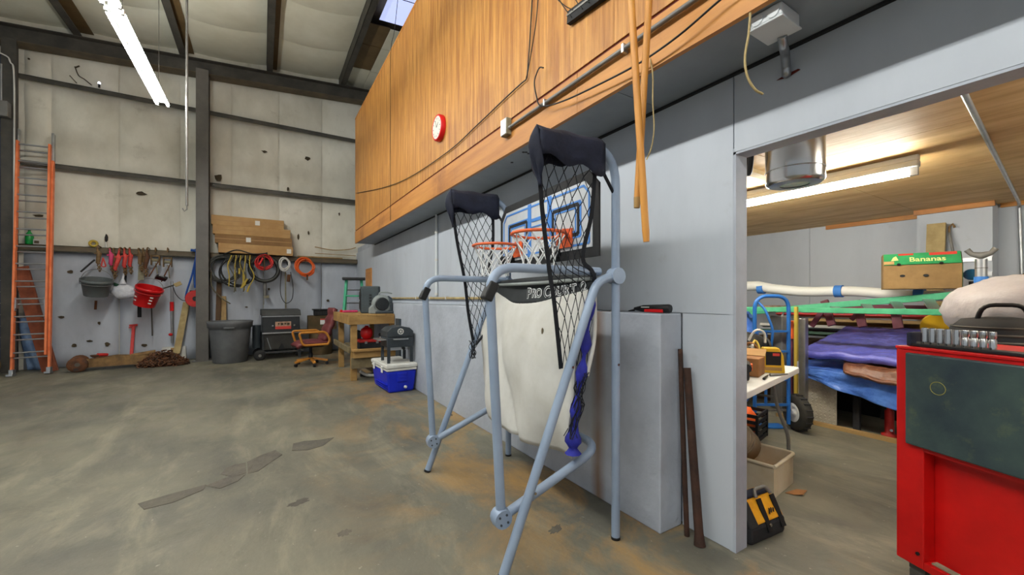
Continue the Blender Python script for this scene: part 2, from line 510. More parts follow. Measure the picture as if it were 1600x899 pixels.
# narrow bay beside the timber box: brown facing, white strip and a skylight
for i, (y0, y1) in enumerate(((9.98, 10.9), (8.95, 9.96), (8.2, 8.93))):
    slop(1.75, 2.2, y0, y1, 0.16, 0.17).build('roof_facing', 'brown_paper' if i else 'vinyl_roof', ce)
    slop(2.2, 3.15, y0, y1, 0.14, 0.15).build('roof_insulation', 'vinyl_roof', ce)
for i in range(6):
    slop(1.95, 2.42, 8.12 - (i + 1) * .75, 8.12 - i * .75 - .04, 0.2, 0.21).build('skylight_panel', 'skylight', ce)
    slop(2.46, 3.1, 8.12 - (i + 1) * .75, 8.12 - i * .75 - .04, 0.16, 0.17).build('roof_facing', 'steel_brown', ce)
# ------------------------------------------------------------------ right wall, stem wall, header
XW, XO, ZS, ZC = 2.06, 1.657, 2.46, 2.27
wr = MB().bx(XW + .03, XW + .10, 1.18, 10.94, 0, 2.6).bx(XW + .03, XW + .10, -1.3, 1.18, 2.08, 2.6).bx(XW + .03, XW + .10, -4, -1.3, 0, 2.6)
wr = tag(wr.build('wall_right', 'white_paint_rough'), 'white painted plywood partition wall with a wide doorway', kind='structure')
y = 1.16
ys = [1.16, 2.38, 3.6, 4.82, 6.04, 7.26, 8.48, 9.7, 10.94]
for a, b_ in zip(ys, ys[1:]):
    MB().bx(XW, XW + .03, a + .0015, b_ - .0015, 1.2255, ZS).build('plywood_sheet', 'white_paint', wr)
MB().bx(XW, XW + .03, 1.1615, 1.455, 0.004, 1.2225).build('plywood_sheet', 'white_paint', wr)
for a, b_ in ((-1.3, -.08), (-.08, 1.157)):
    MB().bx(XW, XW + .03, a + .0015, b_ - .0015, 2.06, ZS).build('plywood_sheet', 'white_paint', wr)
MB().bx(XW + .002, XW + .104, 1.148, 1.1795, 0, 2.06).build('trim_1', 'white_paint_rough', wr)
MB().bx(XW + .002, XW + .104, -1.3, 1.1795, 2.048, 2.079).build('trim_2', 'white_paint_rough', wr)
sw = MB().bx(1.87, XW - .001, 1.46, 10.93, 0, 1.222)
def stem_paint():
    m = MATS['white_paint_rough'].copy(); m.name = 'stem_paint'
    nt = m.node_tree; N, L = nt.nodes.new, nt.links.new
    b = nt.nodes['Principled BSDF']; src = b.inputs['Base Color'].links[0].from_socket
    tc = N('ShaderNodeTexCoord'); sp = N('ShaderNodeSeparateXYZ'); L(tc.outputs['Object'], sp.inputs[0])
    nz = N('ShaderNodeTexNoise'); nz.inputs['Scale'].default_value = 3; L(tc.outputs['Object'], nz.inputs['Vector'])
    def math_(op, a, c):
        x = N('ShaderNodeMath'); x.operation = op
        for k, v in ((0, a), (1, c)):
            if isinstance(v, (int, float)): x.inputs[k].default_value = v
            else: L(v, x.inputs[k])
        return x.outputs[0]
    d = math_('ABSOLUTE', math_('SUBTRACT', sp.outputs[1], 1.945), 0)
    r = N('ShaderNodeMapRange'); r.inputs[1].default_value = .075; r.inputs[2].default_value = .005; L(d, r.inputs[0])
    f = math_('MULTIPLY', r.outputs[0], math_('MULTIPLY', nz.outputs[0], 1.5))
    mx = N('ShaderNodeMix'); mx.data_type = 'RGBA'; L(f, mx.inputs[0]); L(src, mx.inputs[6]); mx.inputs[7].default_value = (*lin((132, 104, 78)), 1)
    L(mx.outputs[2], b.inputs['Base Color'])
    MATS['stem_paint'] = m
stem_paint()
st = tag(sw.build('wall_stem', 'stem_paint', bevel=0.008), 'painted stem wall ledge along the foot of the partition', kind='structure')
# small wooden door head beyond the bench
MB().bx(XW - .02, XW + .0, 9.2, 9.75, 1.5, 1.98).build('door_2', 'fascia', wr)
# ------------------------------------------------------------------ timber-clad box overhanging the wall
ov = tag(MB().bx(XO + .025, 6.4, -3.8, 8.9, ZS + .02, 5.0).build('wall_overhang', 'timber'), 'plywood clad mezzanine box overhanging the white partition', kind='structure')
yy = [8.92, 7.7, 6.48, 5.26, 4.04, 2.82, 1.6, 0.38, -0.84, -2.06, -3.28]
for a, b_ in zip(yy, yy[1:]):
    MB().bx(XO, XO + .022, b_ + .001, a - .001, 2.722, 5.05).build('plywood_sheet', 'plywood', ov)
MB().bx(XO + .008, XO + .022, -3.28, 8.92, 2.69, 2.725).build('seam_strip', 'seam_red', ov)
for a, b_ in ((8.92, 5.6), (5.6, 1.9), (1.9, -1.8), (-1.8, -3.28)):
    MB().bx(XO - .005, XO + .022, b_ + .0015, a - .0015, ZS - .005, 2.70).build('fascia_board', 'fascia', ov)
for a, b_ in ((8.92, 6.48), (6.48, 4.04), (4.04, 1.6), (1.6, -0.84), (-.84, -3.28)):
    MB().bx(XO + .023, XW + .12, b_ + .002, a - .002, ZS + .001, ZS + .018).build('soffit_panel', 'soffit_paint', ov)
MB().bx(XO - .004, XO + .02, -3.28, 8.92, 5.05, 5.08).build('top_rail', 'fascia', ov)
MB().bx(XW - .02, XW - .001, 1.6, 8.9, ZS - .012, ZS).build('soffit_bead', 'black_matte', ov)
MB().bx(XW - .02, XW - .001, -3, 1.6, ZS - .012, ZS).build('soffit_bead', 'black_matte', ov)
# ------------------------------------------------------------------ storage room shell
XF = 6.4
wf = tag(MB().bx(XF + .02, XF + .15, -3.5, 6.1, 0, 2.5).build('wall_storage_far', 'white_paint_rough'), 'white painted far wall of the storage room', kind='structure')
for i in range(8):
    MB().bx(XF, XF + .019, -3.4 + i * 1.19 + .002, -3.4 + (i + 1) * 1.19 - .002, 0.01, ZC).build('plywood_sheet', 'white_paint', wf)
MB().bx(6.14, XF - .001, 0.88, 1.42, 0, ZC - .0).build('pilaster', 'white_paint', wf)
MB().bx(6.36, XF - .001, 1.42, 2.35, ZC - .05, ZC).bx(6.1, 6.139, 0.86, 1.44, ZC - .05, ZC).bx(6.36, XF - .001, -2, .86, ZC - .04, ZC).build('trim_3', 'fascia', wf)
tag(MB().bx(XW + .11, XF + .1, 6.1, 6.2, 0, 2.5).build('wall_storage_end', 'white_paint'), 'white end wall of the storage room behind the partition', kind='structure')
tag(MB().bx(XW + .11, XF + .1, -3.6, -3.5, 0, 2.5).build('wall_storage_near', 'white_paint'), 'white near end wall of the storage room', kind='structure')
cs = tag(MB().bx(XW + .11, XF + .1, -3.5, 6.1, ZC + .02, ZC + .05).build('ceiling_storage', 'timber'), 'plywood ceiling of the storage room', kind='structure')
for i in range(4):
    x0 = XW + .11 + i * 1.08
    for y0 in (-3.46, -1.02, 1.42, 3.86):
        MB().bx(x0 + .002, x0 + 1.078, y0 + .002, min(y0 + 2.438, 6.08), ZC, ZC + .018).build('plywood_sheet', 'ply_ceiling', cs)
# ------------------------------------------------------------------ lamps
def strip_light(name, label, x, y0, y1, z, m, w=0.16, group=None, hang=None, one=False):
    t = thing(name, label, 'light fixture', (x, y0, z), 0, group)
    MB().bx(x - w * .3, x + w * .3, y0, y1, z + .035, z + .075).add(
        MB().bx(x - w * .2, x + w * .2, y0, y1, z + .075, z + .115).v, [(0, 1, 3, 2), (4, 6, 7, 5), (0, 4, 5, 1), (2, 3, 7, 6), (0, 2, 6, 4), (1, 5, 7, 3)]).build('housing', 'enamel', t, world=True, bevel=0.006)
    for dx in ((0,) if one else (-w * .4, w * .4)):
        MB().tube([(x + dx, y0 + .05, z), (x + dx, y1 - .05, z)], 0.019, 10).build('tube', m, t, world=True)
        for e in (y0 + .025, y1 - .025):
            MB().bx(x + dx - .014, x + dx + .014, e - .02, e + .02, z - .02, z + .035).build('lamp_holder', 'enamel', t, world=True)
    if hang:
        for yy_ in (y0 + .3, y1 - .3):
            MB().tube([(x, yy_, z + .115), (x, yy_, hang)], 0.004, 5).build('hanger', 'steel_dark', t, world=True)
    return t
lab = ['lit twin-tube strip light hanging farthest back under the roof', 'lit twin-tube strip light hung next in line towards the camera']
for i in range(5):
    y1_ = 8.16 - i * 2.5
    strip_light('strip_light', lab[i] if i < 2 else 'lit twin-tube strip light in the row behind the view', -1.31, y1_ - 2.44, y1_, 4.3, 'tube_light', 0.16, 'hanging strip lights', zr(-1.31))
sl = strip_light('strip_light', 'single-tube strip light under the plywood ceiling of the storage room', 3.68, 0.84, 3.28, ZC - .125, 'tube_store', 0.11, None, None, True)
strip_light('strip_light', 'single-tube strip light added out of view to brighten the storage room', 3.68, -2.6, -0.2, ZC - .125, 'tube_store', 0.11, None, None, True)  # unseen second lamp, added for more light in the storage room
# ------------------------------------------------------------------ materials of the things along the back wall
mat('ladder_orange', (238, 138, 88), (222, 112, 62), 6, 0.5)
mat('rust_board', (150, 82, 52), (112, 58, 38), 4, 0.8, bump=0.2)
mat('cardboard', (196, 158, 106), (176, 136, 86), 3, 0.8, bump=0.05)
mat('cardboard_dark', (150, 114, 72), (132, 98, 60), 3, 0.8)
mat('cardboard_label', (232, 230, 222), rough=0.6)
mat('tape', (176, 136, 84), rough=0.35)
mat('grey_plastic', (104, 106, 108), (86, 88, 90), 3, 0.55, bump=0.1, bscale=12)
mat('grey_bucket', (92, 98, 98), rough=0.5)
mat('red_plastic', (206, 22, 26), rough=0.35)
mat('red_paint', (196, 40, 36), (170, 34, 30), 8, 0.5)
mat('binder_red', (218, 74, 66), (180, 58, 52), 20, 0.6)
mat('brass_rust', (140, 112, 74), (98, 76, 50), 18, 0.7, 0.2, 0.2, 40)
mat('webbing', (150, 144, 120), (120, 114, 92), 10, 0.9)
mat('blue_plastic', (30, 96, 186), rough=0.4)
mat('blue_rope', (28, 74, 150), rough=0.7)
mat('green_plastic', (30, 150, 70), rough=0.3)
mat('green_dark', (24, 74, 52), rough=0.5)
mat('bag_white', (220, 222, 228), (196, 200, 210), 12, 0.4, bump=0.5, bscale=20)
mat('rubber', (30, 30, 31), (44, 44, 44), 8, 0.75)
mat('hose_grey', (66, 68, 66), (88, 88, 82), 8, 0.7)
mat('hose_tan', (104, 98, 78), (84, 78, 60), 8, 0.7)
mat('cord_yellow', (182, 158, 62), rough=0.6)
mat('cord_orange', (232, 100, 36), rough=0.5)
mat('cord_white', (206, 204, 198), rough=0.6)
mat('smoker_black', (34, 38, 42), (48, 50, 52), 4, 0.5)
mat('smoker_grey', (70, 72, 72), (56, 56, 56), 4, 0.6)
mat('smoker_body', (58, 56, 52), (44, 42, 40), 5, 0.65)
mat('label_tan', (196, 164, 140), (160, 120, 96), 22, 0.5)
mat('label_red', (206, 66, 56), rough=0.5)
mat('crate_olive', (92, 72, 46), (72, 60, 36), 6, 0.8)
mat('leather', (120, 58, 60), (100, 46, 48), 10, 0.55, bump=0.15)
mat('arm_wood', (204, 138, 56), (182, 116, 42), 8, 0.4)
mat('bench_wood', (176, 140, 84), (136, 102, 56), 6, 0.65, 0, 0.12, 25, 5, 0.35, 0.7, (0.3, 1, 1))
mat('bench_grey', (132, 118, 88), (104, 92, 66), 6, 0.75, bump=0.12)
mat('speaker', (66, 76, 80), (54, 62, 66), 6, 0.6)
mat('fan_grey', (140, 146, 144), rough=0.5)
mat('fan_dark', (58, 66, 72), rough=0.5)
mat('stool_green', (52, 150, 112), rough=0.45)
mat('pink', (206, 66, 112), rough=0.5)
mat('cooler_blue', (22, 44, 200), (18, 36, 176), 3, 0.4)
mat('cooler_white', (222, 222, 216), (204, 202, 194), 5, 0.5)
mat('grill_black', (56, 62, 68), (44, 50, 54), 6, 0.45)
mat('floor_jack', (146, 114, 72), (104, 80, 52), 8, 0.8, 0.1, 0.3, 30)
mat('plank_pale', (184, 164, 116), (150, 128, 84), 5, 0.75)
mat('dark_wood', (96, 70, 44), (70, 50, 32), 5, 0.8)
mat('burlap', (122, 100, 66), (96, 78, 50), 14, 0.95, bump=0.4)
mat('blue_sheet', (150, 178, 214), (112, 146, 196), 5, 0.5, bump=0.3)
def B(u, v, Y=10.66): return onY(u, v, Y)
# ------------------------------------------------------------------ orange extension ladder
L0, L1 = Vector((-3.356, 10.16, 0.0)), Vector((-3.46, 10.68, 4.33))
ax = (L1 - L0).normalized()
sx = Vector((1, 0, 0)); sx = (sx - ax * sx.dot(ax)).normalized()
fw = sx.cross(ax).normalized()
if fw.y > 0: fw = -fw
t = thing('extension_ladder', 'tall orange fibreglass extension ladder leaning by the back wall column', 'ladder', L0)
def ladder_pt(w, o, l): return L0 + sx * w + fw * o + ax * l
for w in (-.215, .215):
    for dd, ww in ((.0, .026), ):
        MB().bar(ladder_pt(w, 0, .06), ladder_pt(w, 0, 4.2), .028, .075, fw).build('side_rail', 'ladder_orange', t, world=True, bevel=0.004)
    MB().bar(ladder_pt(w * .9, .075, .32), ladder_pt(w * .9, .075, 4.1), .028, .065, fw).build('fly_rail', 'ladder_orange', t, world=True, bevel=0.004)
    MB().bar(ladder_pt(w, 0, .012), ladder_pt(w, 0, .11), .05, .1, fw).bar(ladder_pt(w, .03, .0), ladder_pt(w, .03, .035), .075, .14, fw).build('foot', 'alu', t, world=True, bevel=0.004)
    MB().bar(ladder_pt(w, 0, 3.82), ladder_pt(w, 0, 4.34), .036, .085, fw).build('rail_cap', 'alu', t, world=True, bevel=0.008)
    MB().bar(ladder_pt(w * .8, .03, 1.14), ladder_pt(w * .8, .03, 1.32), .02, .11, fw).bar(ladder_pt(w * .86, .06, 1.1), ladder_pt(w * .86, .06, 1.2), .03, .06, fw).build('rung_lock', 'alu', t, world=True)
for i in range(13):
    l = .3 + i * .305
    MB().tube([ladder_pt(-.21, 0, l), ladder_pt(.21, 0, l)], .014, 8).build('rung', 'alu', t, world=True)
    if .35 < l + .1 < 4.1:
        MB().tube([ladder_pt(-.185, .075, l + .085), ladder_pt(.185, .075, l + .085)], .014, 8).build('rung', 'alu', t, world=True)
for l in (3.62, 3.74):
    MB().tube([ladder_pt(-.2, .03, l), ladder_pt(.2, .03, l - .02)], .008, 6).build('pulley_bar', 'alu', t, world=True)
# things behind and beside the ladder
mb = MB(); mb.bar((-3.20, 10.40, .0), (-3.60, 10.52, 1.86), .2, .02, (0, 1, 0)).bar((-3.11, 10.39, .02), (-3.51, 10.51, 1.86), .02, .05, (0, 1, 0))
solo('steel_channel', mb, 'rust_board', 'rust brown steel channel leaning behind the orange ladder', 'channel')
def sheet(fn, nu, nv, name, m, label, cat, solid=0.006, group=None, kind=None, base=None):
    return solo(name, MB().grid(fn, nu, nv), m, label, cat, base, group, kind, solid=solid)
sheet(lambda s, q: (-3.62 + .36 * s - .1 * q, 10.78 + .03 * math.sin(11 * s + 3 * q) + .05 * math.cos(5 * q + 2 * s), .004 + .95 * q), 12, 14, 'plastic_sheet', 'blue_sheet', 'pale blue plastic sheet bunched behind the orange ladder', 'sheet')
mb = MB()
mb.lathe([(.13, 0), (.17, .05), (.185, .2), (.16, .38), (.1, .5), (.04, .54)], 14, (-3.87, 10.12, 0))
solo('burlap_sack', mb, 'burlap', 'brown burlap sack standing at the left edge beside the ladder', 'sack')
# hand chain of the door
t = thing('door_chain', 'long dark hand chain of the roll-up door at the left edge', 'chain', (-3.845, 10.5, .45))
link = MB().tube(rp([(0, .012, -.03), (0, -.012, -.03), (0, -.012, .03), (0, .012, .03), (0, .012, -.03)], .012, 3), .004, 5)
l0 = link.build('chain_link', 'steel_dark', t)
for i in range(62):
    c = l0 if i == 0 else inst(l0, t)
    c.location = (0, 0, i * .05); c.rotation_euler = (0, 0, (i % 2) * 1.57)
# pull rod hanging from the roof
p = onY(292, 322, 7.5)
mb = MB().tube([(p.x, p.y, p.z), (p.x, p.y, zr(p.x) + .26)], .016, 8).tube([(p.x, p.y, p.z + .01), (p.x, p.y, p.z - .05), (p.x - .03, p.y, p.z - .08), (p.x - .05, p.y, p.z - .04)], .008, 6)
solo('pull_rod', mb, 'steel_grey', 'thin grey rod with a hooked end hanging from the roof', 'rod')
# light leak built as a glowing dot with a socket; stray wiring on the top girt
t = thing('wall_leak_spot', 'small glowing dot with an added black socket, standing in for a light leak at the upper girt', 'light_leak', onY(155, 136, 10.70))
mat('light_leak', (226, 226, 255), emit=9)
MB().ell(onY(155, 130, 10.70), (.02, .02, .026), 10, 8).build('light_leak', 'light_leak', t, world=True)
MB().lathe([(.016, 0), (.016, .07)], 8, onY(155, 137, 10.70)).build('socket', 'black', t, world=True)  # socket added under the glowing dot, the leak has none
mb = MB().tube(spline([onY(117, 104, 10.84), onY(123, 118, 10.82), onY(132, 124, 10.8), onY(143, 133, 10.74)]), .009, 5).tube([onY(117, 106, 10.86), onY(124, 103, 10.84)], .012, 5).tube([onY(109, 118, 10.8), onY(120, 130, 10.74)], .008, 5)
solo('wire_stub', mb, 'tear', 'loose brown wire stubs sticking up from the top girt', 'wire')
mb = MB().tube(spline([(-4.3, 10.4, 5.62), onY(3, 84, 10.5), onY(16, 97, 10.5), onY(22, 125, 10.5), onY(22, 300, 10.5), onY(22, 520, 10.5)], 5), .012, 6)
solo('wall_cable', mb, 'cord_white', 'pale cable arching onto the left corner column', 'cable')
t = thing('switch_box', 'grey electrical box on the column at the left edge', 'switch box', onY(2, 182, 10.45))
MB().bx(-.09, .09, -.06, .08, 0, .26).build('box', 'steel_grey', t, bevel=.006); MB().lathe([(.012, .26), (.012, .9)], 8).build('conduit', 'alu', t)
# ------------------------------------------------------------------ things standing on the girt shelf (top of girt z = 2.285)
ZG = 2.285
t = thing('soda_bottle', 'green plastic bottle standing on the girt behind the ladder', 'bottle', (onY(46, 384, 10.83).x, 10.83, ZG))
MB().lathe([(.05, 0), (.056, .02), (.056, .14), (.045, .19), (.018, .23), (.016, .25)], 14).build('body', 'green_plastic', t)
MB().lathe([(.019, .251), (.019, .275)], 10).build('cap', 'green_dark', t)
x = onY(63, 384, 10.84).x
t = thing('parts_carton', 'small white carton on the girt next to the green bottle', 'carton', (x, 10.84, ZG))
MB().bx(-.075, .075, -.05, .05, 0, .1).build('carton', 'white_plastic', t, bevel=.004); MB().bx(-.06, .0, -.0525, -.051, .02, .07).build('print', 'steel_brown', t)
x = onY(146, 386, 10.84).x
solo('tape_roll', MB().torus((x, 10.84, ZG + .075), .05, .022, 16, 8, (math.pi / 2, 0, .3)), 'cord_yellow', 'yellowish roll of tape on the girt above the hanging tools', 'tape')
x = onY(166, 386, 10.84).x
t = thing('hand_pump', 'slim upright hand pump with dark handle on the girt', 'tool', (x, 10.84, ZG))
MB().lathe([(.018, 0), (.018, .12)], 8).build('barrel', 'cord_white', t); MB().lathe([(.008, .12), (.024, .15), (.024, .21), (.01, .26)], 8).build('handle', 'rubber', t)
bxs = [(-.80, .60, .0, .205, 'cardboard', 'lowest long cardboard carton in the stack on the girt'), (-.86, .58, .205, .4, 'cardboard_dark', 'darker brown long carton, second from the bottom on the girt'),
       (-.90, .55, .4, .595, 'cardboard', 'long cardboard carton, third from the bottom on the girt'), (-.925, .42, .595, .80, 'cardboard', 'topmost long cardboard carton, shifted left on the girt stack')]
for i, (x0, x1, z0, z1, m, lb) in enumerate(bxs):
    t = thing('long_carton', lb, 'carton', ((x0 + x1) / 2, 10.745, ZG + z0), 0, 'long cartons stacked on the girt')
    hx = (x1 - x0) / 2
    MB().bx(-hx, hx, -.16 + .01 * i, .115, .001, z1 - z0 - .001).build('carton', m, t, bevel=.004)
    MB().bx(-hx - .001, hx + .001, -.162 + .01 * i, -.1605 + .01 * i, .09, .105).build('tape_strip', 'tape', t)
    if i != 2:
        lx = (.62, -.12, 0, .16)[i] if i else .62
        MB().bx(lx - .045, lx + .045, -.164 + .01 * i, -.1625 + .01 * i, .05, .15).build('paper_label', 'cardboard_label', t)
# long lath on the girt, right part
mb = MB().bar(onY(492, 396, 10.80), onY(556, 400, 10.80), .02, .015).tube(spline([onY(492, 386, 10.8), onY(520, 391, 10.8), onY(545, 390, 10.8), onY(556, 387, 10.8)]), .012, 6)
mb.bx(onY(465, 395, 10.8).x, onY(535, 395, 10.8).x, 10.77, 10.83, ZG + .001, ZG + .03)
solo('wood_lath', mb, 'timber', 'thin wooden lath and rod lying on the girt right of the cartons', 'lath')
# ------------------------------------------------------------------ tools hanging from the girt, left bay
def chain_pts(p, q, n, sag=0): return [Vector(p).lerp(Vector(q), i / n) - Vector((0, 0, sag * math.sin(math.pi * i / n))) for i in range(n + 1)]
NB = [0]
def binder(u, v0, v1, du, m, label, Y=10.64, chain=True):
    NB[0] += 1; Y = (10.53, 10.60, 10.67)[NB[0] % 3]
    p0, p1 = B(u, v0, Y), B(u + du, v1, Y)
    t = thing('chain_binder', label, 'chain binder', p1, 0, 'chain binders hanging from the girt')
    a, b_, c = p0, p0.lerp(p1, .3), p0.lerp(p1, .72)
    MB().tube([a + Vector((0, 10.735 - Y, .015)), a + Vector((0, .05, .03)), a + Vector((0, 0, .02)), a + Vector((0, -.01, -.03)), a + Vector((0, .01, -.05))], .011, 6).build('hook', 'brass_rust', t, world=True)
    MB().tube([b_ + Vector((0, 0, .06)), b_ + Vector((.015, -.01, 0)), c + Vector((-.015, -.01, .03)), c], [.024, .036, .03, .02], 8).build('lever', m, t, world=True)
    MB().tube([a, b_ + Vector((0, 0, .03))], .017, 6).tube([b_ + Vector((-.045, -.01, .01)), b_ + Vector((.05, -.01, .015))], .016, 6).build('yoke', m, t, world=True)
    if chain:
        for i in range(4):
            q = c.lerp(p1, (i + .5) / 4)
            MB().torus((q.x, q.y, q.z), .026, .009, 10, 5, (math.pi / 2, 0, (i % 2) * 1.4)).build('chain_link', 'brass_rust', t, world=True)
    return t
binder(171, 389, 425, 5, 'pink', 'pinkish red chain binder, leftmost of the red row')
binder(177, 390, 432, 2, 'brass_rust', 'rusty brown chain binder between the first two red ones')
binder(187, 389, 436, -8, 'binder_red', 'red chain binder slanting down to the left')
binder(194, 389, 430, 2, 'binder_red', 'red chain binder in the middle of the tangle')
binder(202, 389, 428, 3, 'binder_red', 'red chain binder, rightmost of the red row')
binder(152, 386, 424, 4, 'brass_rust', 'rusty chain binder hanging alone above the grey bucket')
binder(216, 390, 424, 6, 'brass_rust', 'rusty binder left of the ratchet puller')
binder(223, 390, 420, 4, 'brass_rust', 'rusty binder with a tangled chain above the red bucket')
binder(230, 389, 432, -2, 'rust', 'orange-brown chain binder hanging over the red bucket')
solo('rubber_strap', MB().tube(spline([B(148, 406, 10.6), B(142, 411, 10.58), B(134, 418, 10.58), B(126, 425, 10.58)]), .016, 6), 'rubber', 'curved black rubber strap sticking out left of the binders', 'strap')
mb = MB().tube(rp([B(161, 403, 10.52), B(158, 417, 10.52), B(166, 417, 10.52), B(161, 403, 10.52)], .03, 3), .012, 6)
solo('shackle', mb, 'binder_red', 'small red shackle beside the lone rusty binder', 'shackle')
def come_along(u, v0, v1, label):
    p = B(u, v0, 10.62)
    sc_ = p.y / ray(u)[1] / FPX
    h = (v1 - v0) * sc_
    t = thing('ratchet_puller', label, 'ratchet puller', B(u, v1, 10.62))
    MB().tube([p + Vector((0, .1, 0)), p + Vector((0, .0, .03)), p + Vector((0, -.02, -.02)), p + Vector((0, 0, -.05))], .012, 6).build('hook', 'brass_rust', t, world=True)
    q = p - Vector((0, 0, h * .4))
    MB().bx(q.x - .07, q.x - .055, q.y - .05, q.y + .05, q.z - .1, q.z + .1).bx(q.x + .055, q.x + .07, q.y - .05, q.y + .05, q.z - .1, q.z + .1).bx(q.x - .056, q.x + .056, q.y - .012, q.y + .012, q.z + .07, q.z + .095).build('frame', 'brass_rust', t, world=True, bevel=.006)
    MB().lathe([(.055, -.05), (.03, -.048), (.03, .048), (.055, .05)], 14, q, (0, math.pi / 2, 0)).build('drum', 'webbing', t, world=True)
    MB().bar(q + Vector((.06, -.03, 0)), q + Vector((-.09, -.05, -h * .62)), .028, .02).build('handle', 'rust', t, world=True, bevel=.004)
    MB().tube([q + Vector((0, 0, -.05)), q + Vector((.03, 0, -h * .5))], .01, 6).build('strap', 'webbing', t, world=True)
    return t
come_along(243, 390, 432, 'ratchet puller with a webbing drum hanging above the red bucket')
come_along(262, 390, 440, 'tan ratchet cable puller hanging alone right of the red bucket')
# hanging straps
for u, v0, v1, w_, m, lb in ((221, 416, 438, 7, 'webbing', 'olive web strap hanging behind the red bucket'), (196, 415, 442, 4, 'rubber', 'short black strap hanging below the red binders'), (150, 470, 484, 3, 'rust', 'small rusty blade hanging below the grey bucket')):
    p, q = B(u, v0, 10.7), B(u - 1, v1, 10.7)
    k = p.y / ray(u)[1] / FPX
    solo('hanging_strap', MB().bar(p, q, w_ * k, .01, (0, 1, 0)), m, lb, 'strap')
# buckets
def bucket(u, v, R0, R1, h, tilt, m, label, Y, hm='steel_grey', rz=0.3):
    p = B(u, v, Y)
    t = thing('bucket', label, 'bucket', p, 0)
    Mx = Euler((R(14), tilt, 0)).to_matrix().to_4x4()
    MB().lathe([(R0, 0), (R1, h), (R1 + .012, h), (R1 + .012, h - .05), (R1 - .008, h - .055)], 24, caps=False, m=Mx).add(*(lambda b: (b.v, b.f, False))(MB().lathe([(R0, 0), (R0, .004)], 24, m=Mx))).lathe([(R0 - .01, .005), (R1 - .01, h)], 24, caps=False, m=Mx).build('pail', m, t)
    MB().lathe([(R1 + .004, h * .72), (R1 + .012, h * .74), (R1 + .004, h * .76)], 24, caps=False, m=Mx).build('rib', m, t)
    pts = [Mx @ Vector((R1 * math.cos(a), 0.02, h - .03 + R1 * 1.0 * math.sin(a))) for a in [math.pi * i / 12 for i in range(13)]]
    MB().tube(pts, .005, 5).build('handle', hm, t)
    return t, Mx
bucket(150, 462, .165, .215, .31, R(6), 'grey_bucket', 'grey plastic bucket hanging by the girt, left of the red binders', 10.42)
t, Mx = bucket(225, 477, .165, .205, .37, R(17), 'red_plastic', 'bright red plastic bucket hanging tilted from the girt', 10.44)
for i, (a, z) in enumerate(((-1.0, .1), (-1.0, .16), (-1.0, .22), (-2.4, .1), (-2.4, .17))):
    rr = .165 + .04 * z / .37 + .002
    MB().box(Mx @ Vector((rr * math.cos(a), rr * math.sin(a), z)), (.05, .006, .022), (R(14), R(17), a + math.pi / 2)).build('print', 'white_plastic', t)
mb = MB().bar(B(218, 476, 10.7), B(218, 496, 10.72), .06, .012, (0, 1, 0))
solo('flat_bar', mb, 'black_matte', 'short black flat bar hanging below the red bucket', 'bar')
solo('thin_rod', MB().tube([B(236, 452, 10.72), B(238, 525, 10.74)], .012, 6), 'steel_dark', 'thin dark rod hanging behind the red bucket', 'rod')
# bagged parts and spray bottle
rb = random.Random(3)
mb = MB().ell(B(194, 456, 10.58), (.19, .07, .13), 18, 10, jit=.13, rnd=rb).tube([B(192, 445, 10.6), B(192, 436, 10.62), B(194, 425, 10.64)], [.06, .02, .012], 6)
solo('plastic_bag', mb, 'bag_white', 'crumpled white plastic bag hanging between the two buckets', 'bag')
t = thing('spray_bottle', 'white and green spray bottle hanging beside the grey bucket', 'bottle', B(173, 461, 10.78))
MB().lathe([(.045, 0), (.055, .03), (.055, .1), (.03, .17)], 12, rot=(0, .35, 0)).build('bottle', 'bag_white', t); MB().box((.075, -.01, .2), (.09, .035, .06), (0, .5, 0)).build('trigger', 'green_dark', t, bevel=.01)
# boxed item on the red bucket, float and cable
t = thing('black_label_box', 'small black box with a white label resting on the red bucket rim', 'box', B(252, 437, 10.33), R(20))
MB().box((0, 0, .03), (.17, .12, .05), (R(-25), R(18), 0)).build('box', 'black', t, bevel=.006); MB().box((-.01, -.03, .055), (.08, .06, .006), (R(-25), R(18), 0)).build('label', 'white_plastic', t)
t = thing('paint_brush', 'pale paint brush tied to a wire right of the red bucket', 'brush', B(272, 448, 10.6))
MB().box((.06, 0, .05), (.12, .03, .08), (0, R(-28), 0)).build('bristles', 'plank_pale', t, bevel=.01); MB().tube([(0, 0, .03), (-.14, 0, -.03), (-.28, 0, -.08)], [.016, .012, .008], 6).build('handle', 'steel_dark', t)
solo('cable_loop', MB().tube(spline([B(270, 447, 10.62), B(275, 460, 10.62), B(284, 469, 10.62), B(293, 470, 10.62), B(297, 468, 10.62)], 6), .007, 5), 'rubber', 'thin dark cable looping from the brush to the red reel', 'cable')
# red and white rod
t = thing('tow_rod', 'slim rod with red grip and red tip hanging on the blue-white liner', 'rod', B(268, 536, 10.78))
for u in (267, 270.5): MB().tube([B(u, 440, 10.70), B(u, 474, 10.74)], .006, 6).build('wire', 'steel_grey', t, world=True)
MB().tube([B(268.5, 472, 10.74), B(268.5, 486, 10.75)], .034, 10).build('grip', 'red_plastic', t, world=True)
MB().tube([B(268.5, 486, 10.75), B(269.5, 536, 10.80)], .026, 10).build('shaft', 'alu', t, world=True)
MB().ell(B(266.5, 523, 10.74), (.035, .02, .03), 10, 6).build('tip', 'red_plastic', t, world=True)
